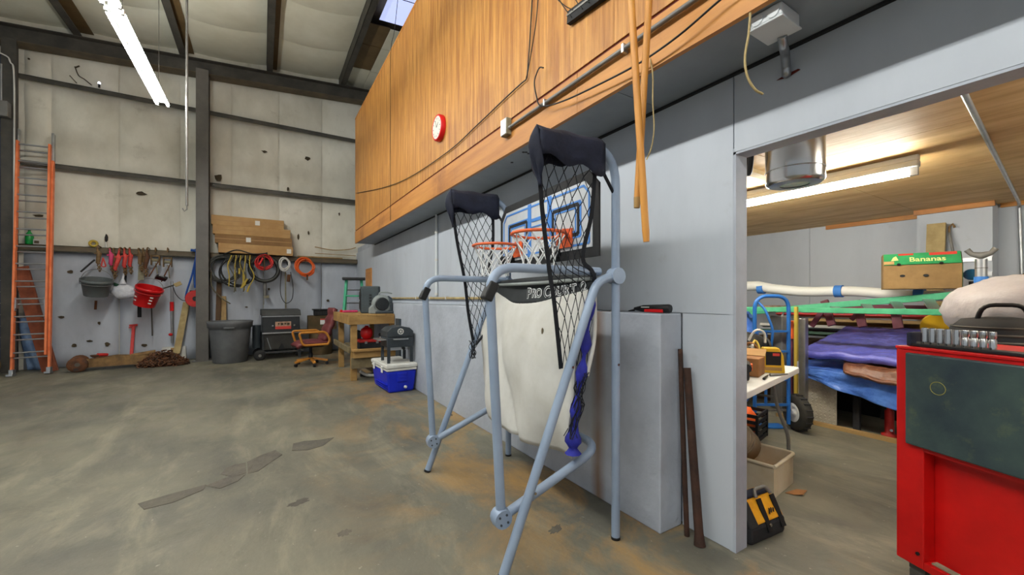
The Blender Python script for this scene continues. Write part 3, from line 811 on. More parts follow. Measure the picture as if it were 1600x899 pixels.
# blue strap, red reel, leaning plank by the column
mb = MB().tube(spline([B(306, 389, 10.68), B(307, 402, 10.68), B(304, 425, 10.68), B(305, 450, 10.68)]), .022, 6).tube(spline([B(309, 389, 10.66), B(305, 408, 10.66), B(300, 430, 10.66), B(292, 455, 10.66), B(290, 466, 10.66)]), .018, 6).tube([B(298, 391, 10.65), B(311, 393, 10.65)], .03, 6)
solo('blue_strap', mb, 'blue_rope', 'blue ratchet strap hanging beside the grey column', 'strap')
mb = MB().tube(spline([B(309, 400, 10.60), B(313, 425, 10.58), B(312, 440, 10.58), B(308, 449, 10.58)]), .014, 6)
solo('black_hose', mb, 'rubber', 'black hose loop behind the blue strap', 'hose')
p = B(306, 467, 10.53)
t = thing('cord_reel', 'red round cord reel half hidden by the grey column', 'reel', (p.x, p.y, p.z - .17))
MB().lathe([(.165, -.05), (.175, -.04), (.175, .04), (.165, .05)], 20, (0, 0, .17), (math.pi / 2, 0, 0)).build('drum', 'red_paint', t, bevel=.008)
MB().lathe([(.05, .051), (.05, .07)], 12, (0, 0, .17), (math.pi / 2, 0, 0)).build('hub', 'black', t)
MB().bar((-.1, 0, .33), (.1, 0, .33), .03, .02).bar((0, 0, .3), (0, .1, .36), .03, .02).build('bracket', 'black', t)
solo('leaning_plank', MB().bar((-1.52, 10.62, 0), (-1.36, 10.84, 1.22), .11, .04, (0, 1, 0)), 'plank_pale', 'pale wooden plank leaning on the liner left of the grey column', 'plank')
# red jack handle, floor jack, chain pile, white carton
t = thing('jack_handle', 'red steel jack handle standing against the liner behind the floor jack', 'handle', (onY(206, 560, 10.6).x, 10.6, .12))
p0, p1 = onY(205, 560, 10.55), onY(209, 508, 10.86)
MB().bar(p0, p1, .05, .05).build('bar', 'red_paint', t, world=True, bevel=.006)
MB().bar(p1 + Vector((-.06, -.02, -.01)), p1 + Vector((.06, -.02, .0)), .05, .04).bar(p1 + Vector((-.07, -.02, -.05)), p1 + Vector((-.02, -.02, -.05)), .02, .02).build('yoke', 'red_paint', t, world=True, bevel=.005)
A_, B_ = Vector((-2.86, 10.22, 0)), Vector((-1.35, 10.5, 0))
t = thing('floor_jack', 'long rusty floor jack with round front wheels lying along the wall', 'floor jack', A_, math.atan2(B_.y - A_.y, B_.x - A_.x))
for s_ in (-1, 1):
    MB().prism([(0, .07), (.1, .19), (.55, .24), (1.0, .2), (1.42, .1), (1.42, .04), (1.0, .05), (.1, .06)], .022, m=frame((0, s_ * .1 + .011, 0), (1, 0, 0), (0, 0, 1))).build('side_plate', 'floor_jack', t, bevel=.005)
    MB().lathe([(.03, -.035), (.125, -.035), (.135, -.02), (.135, .02), (.125, .035), (.03, .035)], 20, (.06, s_ * .165, .135), (math.pi / 2, 0, 0)).build('wheel', 'rust', t)
    MB().lathe([(.035, -.04), (.035, .04)], 12, (.06, s_ * .165, .135), (math.pi / 2, 0, 0)).build('hub', 'steel_dark', t)
    MB().lathe([(.055, -.02), (.06, 0), (.055, .02)], 14, (1.36, s_ * .15, .06), (math.pi / 2, 0, 0)).build('caster', 'rust', t)
MB().bx(.1, 1.4, -.09, .09, .06, .08).build('base_plate', 'floor_jack', t)
MB().bar((.95, 0, .14), (.25, 0, .22), .1, .06).build('lift_arm', 'rust', t, bevel=.01)
MB().lathe([(.04, 0), (.07, .03), (.07, .045)], 14, (.27, 0, .225)).build('saddle', 'rust', t)
MB().lathe([(.045, 0), (.045, .35)], 12, (.75, 0, .2), (0, R(82), 0)).build('cylinder', 'floor_jack', t)
mb = MB().box((.36, .02, .265), (.14, .1, .05), (0, .1, .4))
mb.build('rag', 'red_paint', t, bevel=.015)
rc = random.Random(8)
t = thing('chain_pile', 'heap of rusty brown chain at the end of the floor jack', 'chain', (-1.62, 10.18, 0))
lk = MB().tube(rp([(-.04, .0, 0), (-.04, .026, 0), (.04, .026, 0), (.04, -.026, 0), (-.04, -.026, 0), (-.04, 0, 0)], .024, 2), .011, 5).build('chain_link', 'rust', t)
for i in range(210):
    r_ = .34 * math.sqrt(rc.random()); a = rc.uniform(0, 6.28)
    x_, y_ = r_ * math.cos(a) * 1.1, r_ * math.sin(a) * .6
    hmax = .32 * max(0, 1 - (r_ / .36) ** 1.3)
    c = lk if i == 0 else inst(lk, t)
    c.location = (x_, y_, .02 + hmax * rc.random() ** .5)
    c.rotation_euler = (rc.uniform(-1, 1), rc.uniform(-1, 1), rc.uniform(0, 3.1))
mb = MB().lathe([(.27, .0), (.2, .05), (.1, .14), (.03, .19)], 12, (-1.62, 10.18, 0)); mb.v = [((x - -1.62) * 1.05 - 1.62, 10.18 + (y - 10.18) * .55, z) for x, y, z in mb.v]
mb.build('inner_heap', 'rust', t, world=True)
t = thing('white_carton', 'dented white carton standing behind the chain heap', 'carton', (-1.56, 10.83, 0), R(1))
MB().taper((0, 0, 0), (.4, .08), (.38, .09), .3).build('carton', 'cooler_white', t, bevel=.006); MB().bx(-.05, .05, -.047, -.045, .02, .28).build('tape_strip', 'tape', t)
# ------------------------------------------------------------------ right of the column: boards, hoses, cords
for x0, x1, z1, m, lb in ((-.82, -.90, 1.7, 'dark_wood', 'dark board leaning just right of the grey column'), (-.70, -.82, 1.35, 'timber', 'brown narrow board leaning beside the dark board')):
    solo('leaning_board', MB().bar((x0, 10.55, 0), (x1 + .1, 10.82, z1), .09, .03, (0, 1, 0)), m, lb, 'board')
def coil(c, R0, r, turns, seed, sq=1.0, depth=.05, dz=0, n=26):
    k = random.Random(seed)
    pts = []
    for i in range(int(turns * n)):
        a = 2 * math.pi * i / n
        tt = i // n
        k2 = random.Random(seed * 31 + tt)
        rr = R0 * (1 + k2.uniform(-.11, .11)) * (1 + .04 * math.sin(a * 2 + k2.uniform(0, 6)))
        ox, oz, oy = k2.uniform(-.03, .03), k2.uniform(-.03, .02), k2.uniform(-depth, depth)
        w = (i % n) / n
        pts.append(Vector((c[0] + rr * math.cos(a) + ox, c[1] + oy * math.sin(math.pi * w) , c[2] + rr * sq * math.sin(a) + oz)))
    return spline(pts[::2], 2)
def hook(t, p):
    MB().tube([(p.x, 10.748, p.z + .03), (p.x, p.y - .02, p.z + .03), (p.x, p.y - .06, p.z + .05)], .008, 6).build('hanger', 'steel_dark', t, world=True)
p = B(350, 420, 10.68)
t = thing('hose_coil', 'large loose coil of grey-black air hose next to the column', 'hose', (p.x, p.y, p.z - .4))
MB().tube(coil(p, .27, .013, 10, 2, 1.0, .05), .013, 6).build('coil', 'hose_grey', t, world=True)
MB().tube(spline([B(330, 425, 10.6), B(331, 448, 10.6), B(345, 465, 10.6), B(360, 475, 10.6)]), .014, 6).build('tail', 'hose_tan', t, world=True)
MB().tube(spline([B(349, 398, 10.60), B(370, 391, 10.44), B(395, 397, 10.40), B(418, 396, 10.40)]), [.014] * 18 + [.03], 6).build('nozzle', 'rubber', t, world=True)
hook(t, B(350, 406, 10.66))
p = B(370, 425, 10.555)
t = thing('black_hose_loop', 'single wide loop of thick black hose over the yellow cords', 'hose', (p.x, p.y, p.z - .35))
MB().tube(coil(p, .30, .018, 2, 5, 1.0, .012), .018, 7).build('coil', 'rubber', t, world=True); hook(t, B(370, 405, 10.555))
p = B(376, 425, 10.48)
t = thing('jumper_cables', 'tangle of yellow and black jumper cables hanging from the girt', 'cables', (p.x, p.y, p.z - .45))
ry = random.Random(4)
for i in range(9):
    u0 = 362 + i * 3.6
    MB().tube(spline([B(u0, 399, 10.46), B(u0 - 4 + ry.uniform(-4, 4), 415, 10.45), B(u0 + ry.uniform(-5, 8), 432, 10.45), B(u0 - 10 + ry.uniform(0, 14), 446 + ry.uniform(0, 12), 10.46)]), .012, 6).build('cable', 'cord_yellow' if i % 2 == 0 else 'hose_tan', t, world=True)
for u, v, a in ((384, 440, .5), (380, 447, .7), (388, 452, .3), (374, 424, 0)):
    q = B(u, v, 10.41)
    MB().box(q, (.035, .035, .13), (0, a, 0)).build('clamp', 'cord_yellow', t, world=True, bevel=.008)
p = B(413, 420, 10.63)
t = thing('tire_hose_coil', 'thick tight coil of dark grey hose with red cord inside', 'hose', (p.x, p.y, p.z - .32))
for i, rr in enumerate((.295, .272, .245, .28)):
    MB().torus((p.x + .004 * i, p.y - .03 * (i % 2) + .012 * i, p.z - .008 * i), rr, .021, 30, 8, (math.pi / 2, .04 * i, 0)).build('turn', 'hose_grey' if i % 2 else 'rubber', t, world=True)
hook(t, B(413, 408, 10.60))
p2 = B(413, 410, 10.485)
t = thing('red_cord_coil', 'red cord coil hanging inside the dark hose coil', 'cord', (p2.x, p2.y, p2.z - .16))
MB().tube(coil(p2, .155, .014, 5, 9, .95, .03), .014, 6).build('coil', 'red_paint', t, world=True)
MB().bar(B(405, 414, 10.44), B(411, 403, 10.44), .06, .04).build('plug', 'red_plastic', t, world=True, bevel=.01)
MB().tube([p2 + Vector((0, -.05, .15)), p2 + Vector((0, -.06, -.2))], .01, 6).build('tie', 'dark_wood', t, world=True)
p = B(414, 457, 10.70)
t = thing('grease_gun', 'small metal grease gun hanging under the dark hose coil', 'grease gun', (p.x, p.y, p.z - .18))
MB().lathe([(.035, 0), (.035, .3)], 10, (0, 0, .1)).build('barrel', 'steel_grey', t); MB().box((.03, 0, .08), (.1, .04, .07)).build('head', 'webbing', t, bevel=.01); MB().tube([(-.01, 0, .05), (-.02, 0, -.1)], .008, 6).build('nozzle', 'steel_grey', t)
p = B(444, 412, 10.46)
t = thing('white_cord_bundle', 'grey-white wrapped cord bundle hanging from the girt', 'cord', (p.x, p.y, p.z - .2))
MB().tube(coil(p, .095, .014, 8, 12, 1.5, .04), .014, 6).build('coil', 'cord_white', t, world=True); MB().tube(coil(p, .1, .01, 2, 13, 1.35, .05), .01, 5).build('wrap', 'rubber', t, world=True); hook(t, B(444, 404, 10.46))
p = B(446, 450, 10.62)
t = thing('brush_pole', 'narrow tan pole with a brown brush head hanging beside a cord loop', 'brush', (p.x, p.y, B(446, 482).z))
MB().tube([B(446, 425, 10.62), B(446.5, 483, 10.7)], .016, 7).build('pole', 'webbing', t, world=True)
MB().box(B(451, 435, 10.6), (.07, .05, .17), (0, .1, 0)).build('brush_head', 'rust', t, world=True, bevel=.012)
solo('cord_loop', MB().tube(spline([B(440, 420, 10.56), B(438, 450, 10.56), B(440, 465, 10.56), B(447, 474, 10.56), B(456, 468, 10.56), B(458, 450, 10.56), B(454, 425, 10.56)]), .009, 6), 'rubber', 'long thin black cord loop hanging below the white bundle', 'cord')
p = B(477, 417, 10.54)
t = thing('orange_cord_coil', 'bright orange extension cord coil hanging from the girt', 'cord', (p.x, p.y, p.z - .24))
MB().tube(coil(p, .17, .013, 9, 21, 1.1, .05), .013, 6).build('coil', 'cord_orange', t, world=True); MB().tube([B(480, 430, 10.5), B(480, 438, 10.5)], .02, 7).build('plug', 'rust', t, world=True); hook(t, B(477, 409, 10.54))
# ------------------------------------------------------------------ grey trash can
t = thing('trash_can', 'large round grey plastic trash can against the back wall', 'trash can', (-.56, 10.08, 0))
MB().lathe([(.28, 0), (.30, .02), (.355, .66), (.36, .70), (.385, .71), (.39, .80), (.40, .84), (.375, .845), (.365, .80), (.29, .06), (.02, .05)], 32).build('bin', 'grey_plastic', t)
for s_ in (-1, 1):
    MB().bx(-.09, .09, s_ * .40 - .03, s_ * .40 + .03, .70, .735).build('handle', 'grey_plastic', t, bevel=.012)
# ------------------------------------------------------------------ black smoker grill
t = thing('smoker_grill', 'black boxy barrel smoker with a tan and red plate on wheels', 'grill', (.34, 10.28, 0), R(3))
MB().bx(-.34, .34, -.24, .26, .20, .56).build('lower_bin', 'smoker_body', t, bevel=.012)
MB().bx(-.35, .35, -.26, .28, .56, .93).build('firebox', 'smoker_black', t, bevel=.012)
MB().prism([(-.30, .93), (-.30, .95), (-.2, 1.05), (.22, 1.07), (.30, .93)], .74, m=frame((-.37, 0, 0), (0, 1, 0), (0, 0, 1))).build('lid', 'smoker_grey', t, bevel=.008)
MB().bx(-.36, .36, -.285, -.262, .905, .935).build('lid_trim', 'alu', t); MB().bx(-.36, .36, -.285, -.262, .545, .575).build('trim_bar', 'alu', t, bevel=.004)
MB().bx(-.12, .18, -.272, -.262, .64, .80).build('plate', 'label_tan', t, bevel=.003); MB().bx(-.12, .18, -.2745, -.2725, .64, .70).build('plate_band', 'label_red', t)
for i, (x0, w_) in enumerate(((-.07, .03), (-.02, .05), (.05, .04), (.1, .05))):
    MB().bx(x0, x0 + w_, -.2745, -.2725, .735 - .01 * (i % 2), .775).build('plate_mark', 'tear', t)
for x_ in (-.17, .24): MB().lathe([(.012, 0), (.018, .05)], 8, (x_, -.27, .72), (math.pi / 2, 0, 0)).build('latch', 'chrome', t)
MB().prism([(-.07, .2), (0, .34), (.07, .2)], .01, m=frame((0, -.241, 0), (1, 0, 0), (0, 0, 1))).build('drain_notch', 'black', t)
MB().bx(-.40, .42, -.27, -.23, .13, .165).bx(-.40, .42, .22, .26, .13, .165).build('rail', 'smoker_grey', t, bevel=.004)
for y_ in (-.25, .24):
    MB().bx(.32, .37, y_ - .02, y_ + .02, 0, .56).build('leg', 'smoker_black', t)
    MB().bx(-.36, -.32, y_ - .02, y_ + .02, .1, .56).build('leg', 'smoker_black', t)
    MB().lathe([(.05, -.02), (.1, -.02), (.1, .02), (.05, .02)], 20, (-.40, y_ - .04, .1), (math.pi / 2, 0, 0)).torus((-.40, y_ - .04, .1), .095, .018, 20, 6, (math.pi / 2, 0, 0)).build('wheel', 'rubber', t)
    MB().lathe([(.03, -.03), (.03, .03)], 10, (-.40, y_ - .04, .1), (math.pi / 2, 0, 0)).build('hub', 'steel_grey', t)
MB().tube([(-.27, -.26, .46), (-.2, -.26, .21)], .01, 6).build('stay', 'alu', t)
MB().bx(.352, .50, -.2, .2, .58, .62).build('side_shelf', 'smoker_black', t, bevel=.006); MB().bx(.37, .49, -.15, .15, .622, .66).build('tray', 'alu', t)
MB().lathe([(.08, 0), (.08, .5)], 16, (-.44, .16, .22)).build('side_tank', 'fan_dark', t)
# ------------------------------------------------------------------ olive drum, crate and black case
t = thing('olive_drum', 'low dark olive drum on the floor behind the office chair', 'drum', (1.17, 10.42, 0))
MB().lathe([(.24, 0), (.25, .02), (.25, .25), (.258, .265), (.25, .28), (.25, .56), (.24, .58)], 24).build('drum', 'crate_olive', t)
t = thing('wooden_crate', 'brown crate with a white label behind the office chair', 'crate', (1.19, 10.42, .581), R(-2))
MB().bx(-.3, .3, -.2, .2, 0, .32).build('crate', 'crate_olive', t, bevel=.006); MB().bx(-.05, .2, -.204, -.201, .12, .22).build('paper_label', 'white_plastic', t); MB().bx(-.05, .22, -.204, -.201, .225, .25).build('stamp', 'label_red', t)
t = thing('black_tool_case', 'small black ribbed case on top of the brown crate', 'case', (1.22, 10.42, .903))
MB().bx(-.2, .2, -.13, .13, 0, .12).build('case', 'black_matte', t, bevel=.015)
MB().bx(-.23, .23, -.15, .15, .12, .15).build('lid', 'black', t, bevel=.01)
for i in range(7): MB().bx(-.18 + i * .055, -.16 + i * .055, -.137, -.13, .01, .11).build('rib', 'rubber', t)
# ------------------------------------------------------------------ office chair
t = thing('office_chair', 'maroon office chair with looped wooden arms, turned to the left', 'chair', (.80, 8.75, 0), math.pi + R(8))
mb = MB().grid(lambda s, q: (.29 - .56 * s, -.24 + .48 * q, .43 + .045 * (math.sin(math.pi * q) ** .4) * (math.sin(math.pi * min(.98, s + .02)) ** .3) - .05 * max(0, 1 - s * 5) + .0), 10, 10)
mb.build('seat', 'leather', t, solid=.07)
mb = MB().grid(lambda s, q: (-.22 - .16 * s - .05 * math.sin(2.2 * s) + .03 * math.cos(math.pi * (q - .5)) + .012 * math.sin(22 * s), (-.22 + .44 * q) * (1 - .25 * max(0, s - .6)), .48 + .62 * s), 18, 10)
mb.build('backrest', 'leather', t, solid=.08)
MB().bx(-.2, .2, -.18, .18, .36, .40).build('seat_pan', 'black', t, bevel=.01)
for s_ in (-1, 1):
    y_ = s_ * .29
    MB().tube(rp([(-.24, y_, .42), (.2, y_, .42), (.27, y_, .66), (-.2, y_, .66), (-.28, y_, .5), (-.24, y_, .42)], .06, 4), .022, 8).build('arm', 'arm_wood', t)
MB().lathe([(.04, .1), (.04, .24), (.028, .25), (.028, .37)], 12).build('column', 'black', t)
for i in range(5):
    a = 2 * math.pi * i / 5 + .3
    e = Vector((math.cos(a), math.sin(a), 0))
    MB().bar(e * .03 + Vector((0, 0, .14)), e * .31 + Vector((0, 0, .085)), .055, .04).build('spoke', 'arm_wood', t, bevel=.01)
    MB().lathe([(.03, -.02), (.03, .02)], 10, e * .29 + Vector((0, 0, .03)), (math.pi / 2, 0, a)).build('caster', 'black', t)
    MB().lathe([(.012, .03), (.012, .09)], 8, e * .29).build('caster_stem', 'chrome', t)
# ------------------------------------------------------------------ workbench
t = thing('workbench', 'rough timber workbench with a low shelf against the stem wall', 'workbench', (1.5, 7.5, 0))
def w(mb, nm, m='bench_wood', bv=.004): return mb.build(nm, m, t, world=True, bevel=bv)
for i in range(5):
    x0 = 1.15 + i * .142
    w(MB().bx(x0, x0 + .14, 6.69, 8.32, 1.012, 1.05), 'top_plank')
w(MB().bx(1.15, 1.86, 6.69, 6.728, .89, 1.011), 'apron'); w(MB().bx(1.15, 1.188, 6.73, 8.32, .89, 1.011), 'apron'); w(MB().bx(1.19, 1.86, 8.28, 8.32, .89, 1.011), 'apron')
for x0, y0 in ((1.15, 6.73), (1.19, 8.18), (1.76, 6.73), (1.76, 8.18)):
    w(MB().bx(x0 + .04, x0 + .13, y0, y0 + .095, 0, 1.01), 'leg')
w(MB().bx(1.19, 1.86, 6.56, 6.729, .47, .50), 'shelf_plank')
for i in range(5): w(MB().bx(1.33 + i * .106, 1.43 + i * .106, 6.83, 8.17, .44, .465), 'shelf_plank', 'bench_grey')
w(MB().bx(1.18, 1.86, 6.66, 6.70, .20, .37), 'skirt_board', 'bench_grey'); w(MB().bx(1.15, 1.188, 6.74, 8.28, .44, .53), 'shelf_rail', 'bench_grey'); w(MB().bx(1.2, 1.86, 6.60, 6.64, .37, .468), 'shelf_rail')
# things on the bench
t = thing('step_stool', 'green folding step stool with a black top standing on the workbench', 'step stool', (1.46, 7.98, 1.064), R(-12))
for s_ in (-1, 1):
    MB().bar((s_ * .17, -.13, 0), (s_ * .13, -.02, .60), .045, .03).build('front_leg', 'stool_green', t, bevel=.005)
    MB().bar((s_ * .16, .2, 0), (s_ * .12, .03, .58), .03, .025).build('rear_leg', 'stool_green', t, bevel=.005)
MB().bx(-.2, .2, -.12, .12, .58, .63).build('top', 'black', t, bevel=.012)
MB().bx(-.15, .15, -.12, -.02, .27, .3).build('step', 'stool_green', t, bevel=.006)
for z_ in (.15, .4): MB().tube([(-.13, .1, z_), (.13, .1, z_)], .01, 6).build('brace', 'steel_dark', t)
t = thing('box_speaker', 'dark grey upright box speaker with a chamfered front on the workbench', 'speaker', (1.58, 7.22, 1.051), R(-8))
MB().prism([(-.15, -.12), (.13, -.17), (.16, -.13), (.16, .15), (-.15, .15)], .46, c=(0, 0, .002)).build('cabinet', 'speaker', t, bevel=.02, segs=3)
MB().bx(-.158, -.151, -.1, .13, .04, .42).build('grille', 'black', t, bevel=.01)
for z_ in (.14, .30): MB().lathe([(.09, 0), (.06, .012), (.02, .004)], 20, (-.159, .015, z_), (0, -math.pi / 2, 0)).build('cone', 'rubber', t)
for i, z_ in enumerate((.16, .21, .26, .31)): MB().box((.0, -.149, z_), (.04, .008, .03 - .004 * (i % 2)), (0, 0, -.18)).build('badge', 'black', t)
t = thing('air_mover', 'grey carpet blower fan with a dark round intake on the workbench', 'fan', (1.70, 6.89, 1.051), R(-6)); t.scale = (.84, .84, .84)
MB().lathe([(.12, -.1), (.175, -.1), (.185, -.08), (.185, .08), (.175, .1), (.12, .1)], 26, (0, .02, .19), (math.pi / 2, 0, 0)).build('housing', 'fan_grey', t)
MB().prism([(-.24, .0), (-.24, .11), (-.05, .3), (.02, .37), (.0, .0)], .2, m=frame((0, .12, 0), (1, 0, 0), (0, 0, 1))).build('outlet', 'fan_grey', t, bevel=.015)
MB().lathe([(.13, 0), (.13, .012), (.11, .016)], 24, (0, -.082, .19), (math.pi / 2, 0, 0)).build('intake', 'black', t)
for i in range(9): MB().bx(-.1 + i * .025 - .003, -.1 + i * .025 + .003, -.108, -.099, .19 - .12 * math.sqrt(max(0, 1 - ((i - 4) / 4.6) ** 2)), .19 + .12 * math.sqrt(max(0, 1 - ((i - 4) / 4.6) ** 2))).build('grille_bar', 'fan_dark', t)
MB().bx(-.13, .22, -.12, .12, 0, .05).build('foot', 'fan_dark', t, bevel=.02); MB().tube(rp([(-.06, 0, .34), (-.04, 0, .42), (.12, 0, .42), (.2, 0, .4)], .03, 3), .014, 8).build('handle', 'fan_grey', t)
MB().prism([(.14, .05), (.2, .05), (.2, .3), (.12, .36), (.1, .34)], .18, m=frame((0, .1, 0), (1, 0, 0), (0, 0, 1))).build('motor_cover', 'fan_dark', t, bevel=.015)
t = thing('pink_tool', 'pink plastic tool lying on the left edge of the workbench', 'tool', (1.34, 7.70, 1.052), R(4))
MB().bx(-.13, .13, -.03, .03, 0, .04).build('body', 'pink', t, bevel=.012); MB().bx(-.17, -.128, -.02, .02, .004, .05).build('end_cap', 'red_plastic', t, bevel=.008)
# things on the bench shelf
t = thing('drill_case', 'white and grey boxed item standing on the bench shelf', 'box', (1.40, 7.35, .468), R(-2))
MB().bx(-.04, .04, -.15, .15, 0, .28).build('box', 'fan_dark', t, bevel=.01); MB().bx(-.043, -.0405, -.13, .12, .02, .2).build('front_label', 'white_plastic', t)
t = thing('red_gas_cap', 'round red canister on the workbench shelf', 'canister', (1.48, 7.0, .63))
MB().lathe([(.05, 0), (.09, .04), (.1, .1), (.09, .16), (.05, .19), (.03, .2), (.03, .22)], 18).build('body', 'red_plastic', t)
t = thing('open_toolbox', 'black and red toolbox on the workbench shelf under the canister', 'toolbox', (1.55, 7.02, .466))
MB().bx(-.2, .2, -.12, .12, 0, .11).build('body', 'black_matte', t, bevel=.01); MB().bx(-.205, .205, -.125, .125, .11, .16).build('lid', 'red_paint', t, bevel=.012)
for x_ in (-.1, .08): MB().bx(x_ - .02, x_ + .02, -.13, -.121, .09, .13).build('latch', 'alu', t)
t = thing('angle_grinder', 'dark handheld power tool lying on the bench shelf by the red canister', 'power tool', (1.76, 7.03, .63), R(60))
MB().tube([(-.14, 0, .06), (.02, 0, .07), (.12, 0, .11)], [.04, .05, .035], 10).build('body', 'black_matte', t); MB().tube([(-.14, 0, .02), (.1, -.02, .035)], [.02, .034], 8).build('cord_grip', 'cooler_white', t)
t = thing('coiled_pipe', 'pale flexible pipe on the floor beneath the bench shelf', 'pipe', (1.5, 6.85, 0))
MB().tube(spline([(-.15, 0, .12), (-.05, .02, .05), (.1, -.02, .04), (.25, 0, .1)], 6), .025, 8).build('pipe', 'cord_white', t); MB().tube(spline([(-.13, .1, .04), (.05, .12, .03), (.2, .1, .05)], 5), .028, 8).build('bend', 'rubber', t)
# bluish metal plate between bench and wall
solo('steel_plate', MB().bx(1.835, 1.868, 6.345, 6.545, .0, .98), 'fan_dark', 'dark blue-grey steel plate leaning between bench and stem wall', 'plate')
# ------------------------------------------------------------------ cooler and tabletop grill
t = thing('cooler', 'blue ice chest with a white lid on the floor by the bench', 'cooler', (1.635, 5.93, 0), R(2))
MB().taper((0, 0, 0), (.36, .70), (.42, .76), .30).build('tub', 'cooler_blue', t, bevel=.03, segs=3)
MB().bx(-.215, .215, -.385, .385, .302, .335).build('lid_rim', 'cooler_white', t, bevel=.012); MB().bx(-.225, .225, -.395, .395, .336, .40).build('lid', 'cooler_white', t, bevel=.022, segs=3)
MB().bx(-.07, .07, -.388, -.372, .15, .27).build('handle_recess', 'cooler_blue', t, bevel=.006)
for z_ in (.165, .21, .25): MB().bx(-.055, .055, -.393, -.386, z_, z_ + .012).build('handle_bar', 'cooler_blue', t, bevel=.003)
MB().lathe([(.022, 0), (.022, .02), (.012, .035)], 12, (.05, -.362, .07), (math.pi / 2, 0, 0)).build('drain_plug', 'white_plastic', t)
for y_ in (-.2, .2): MB().bx(-.236, -.222, y_ - .03, y_ + .03, .27, .36).build('latch', 'white_plastic', t, bevel=.004)
for z_ in (.05, .08, .11): MB().bx(-.2 - z_ * .1, -.185 - z_ * .1, -.34, .2, z_, z_ + .008).build('rib', 'cooler_blue', t)
t = thing('tabletop_grill', 'small dark tabletop gas grill standing on the blue cooler', 'grill', (1.65, 5.83, .40), R(0))
for x_ in (-.16, .16):
    for y_ in (-.18, .16): MB().bx(x_ - .02, x_ + .02, y_ - .012, y_ + .012, 0, .25).build('leg', 'grill_black', t)
MB().bx(-.185, .185, -.2, .18, .22, .36).build('firebox', 'grill_black', t, bevel=.01)
MB().prism([(-.185, .362), (-.185, .44), (-.13, .49), (0, .515), (.13, .49), (.185, .44), (.185, .362)], .38, m=frame((0, .18, 0), (1, 0, 0), (0, 0, 1))).build('lid', 'grill_black', t, bevel=.008)
MB().tube(rp([(-.1, -.2, .335), (-.1, -.235, .335), (.1, -.235, .335), (.1, -.2, .335)], .02, 3), .009, 8).build('handle', 'alu', t)
MB().torus((.0, -.203, .44), .038, .007, 16, 6, (math.pi / 2, 0, 0)).lathe([(.012, 0), (.012, .01)], 8, (0, -.2, .44), (math.pi / 2, 0, 0)).build('thermometer', 'cord_white', t)
for k in range(3): MB().bar((.035 * math.cos(k * 1.05), -.204, .44 + .035 * math.sin(k * 1.05)), (-.035 * math.cos(k * 1.05), -.204, .44 - .035 * math.sin(k * 1.05)), .006, .006).build('thermometer_spoke', 'cord_white', t)
MB().bx(-.15, .15, -.12, .1, .17, .215).build('drip_tray', 'alu', t, bevel=.004); MB().lathe([(.022, 0), (.022, .03)], 10, (.06, -.13, .195), (math.pi / 2, 0, 0)).build('control_knob', 'black', t)
MB().bx(-.30, -.187, -.16, .14, .32, .335).build('side_shelf', 'alu', t, bevel=.004)
# ------------------------------------------------------------------ double-hoop basketball arcade game
mat('tube_blue', (148, 164, 186), (136, 152, 174), 4, 0.4, 0.1)
mat('navy_cloth', (28, 34, 54), (18, 22, 38), 10, 0.8, bump=0.2)
mat('board_white', (206, 210, 214), (190, 194, 198), 4, 0.3)
mat('board_blue', (74, 136, 214), rough=0.4)
mat('hoop_orange', (228, 104, 56), rough=0.45)
mat('net_white', (224, 226, 226), rough=0.8)
mat('net_black', (22, 24, 30), rough=0.9)
mat('ramp_cloth', (204, 203, 198), (188, 186, 178), 3, 0.85, bump=0.25, bscale=6)
mat('banner', (44, 48, 50), (34, 38, 40), 10, 0.7)
mat('royal_cloth', (36, 44, 160), (26, 30, 120), 8, 0.7, bump=0.3)
G0 = Vector((1.634, 1.565, 0))
GW, GF = Vector((.08, .997, 0)), Vector((-.997, .08, 0))
def g(w_, f_, z_): return G0 + GW * w_ + GF * f_ + Vector((0, 0, z_))
WID = 1.30
t = thing('basketball_game', 'double-hoop arcade basketball game with pale blue tube frame by the wall', 'basketball game', g(WID / 2, .3, 0))
def part(mb, nm, m, **k): return mb.build(nm, m, t, world=True, **k)
rt = .0235
for side, w_ in ((0, 0.0), (1, WID)):
    part(MB().tube(rp([g(w_, 0, .012), g(w_, 0, 2.12), g(w_, .46, 2.12)], .2, 8), rt, 12), 'rear_post', 'tube_blue')
    part(MB().tube([g(w_, 0, 0), g(w_, 0, .014)], rt + .002, 12), 'post_foot', 'black')
    iw = .065 if side == 0 else WID - .065
    # diagonal leg bolted to the post
    part(MB().tube(rp([g(w_, .0, 1.43), g(w_, .13, 1.40), g(w_, .68, .012)], .12, 6), rt, 12), 'diagonal_leg', 'tube_blue')
    part(MB().tube([g(w_, .685, 0), g(w_, .68, .014)], rt + .002, 12), 'leg_foot', 'black')
    part(MB().lathe([(.045, -.03), (.045, .03)], 16, m=frame(g(w_, 0, 1.43), GF, (0, 0, 1))), 'joint_plate', 'tube_blue', bevel=.006)
    # front loop: up from the hub, over and back
    part(MB().tube(rp([g(iw, .66, .26), g(iw, .725, 1.46), g(iw, .06, 1.455)], .14, 8), rt, 12), 'front_loop', 'tube_blue')
    part(MB().bar(g(iw, .742, 1.30), g(iw, .70, 1.385), .056, .05, GF), 'grip_cap', 'black', bevel=.008)
    part(MB().lathe([(.045, -.032), (.05, 0), (.045, .032)], 14, m=frame(g(iw, .66, .25), GF, (0, 0, 1))), 'hub', 'tube_blue', bevel=.004)
    for k in range(4):
        a = k * 1.57 + .6
        part(MB().lathe([(.006, -.036), (.006, .036)], 6, m=frame(g(iw, .66, .25) + GF * .026 * math.cos(a) + Vector((0, 0, .026 * math.sin(a))), GF, (0, 0, 1))), 'bolt', 'fan_dark')
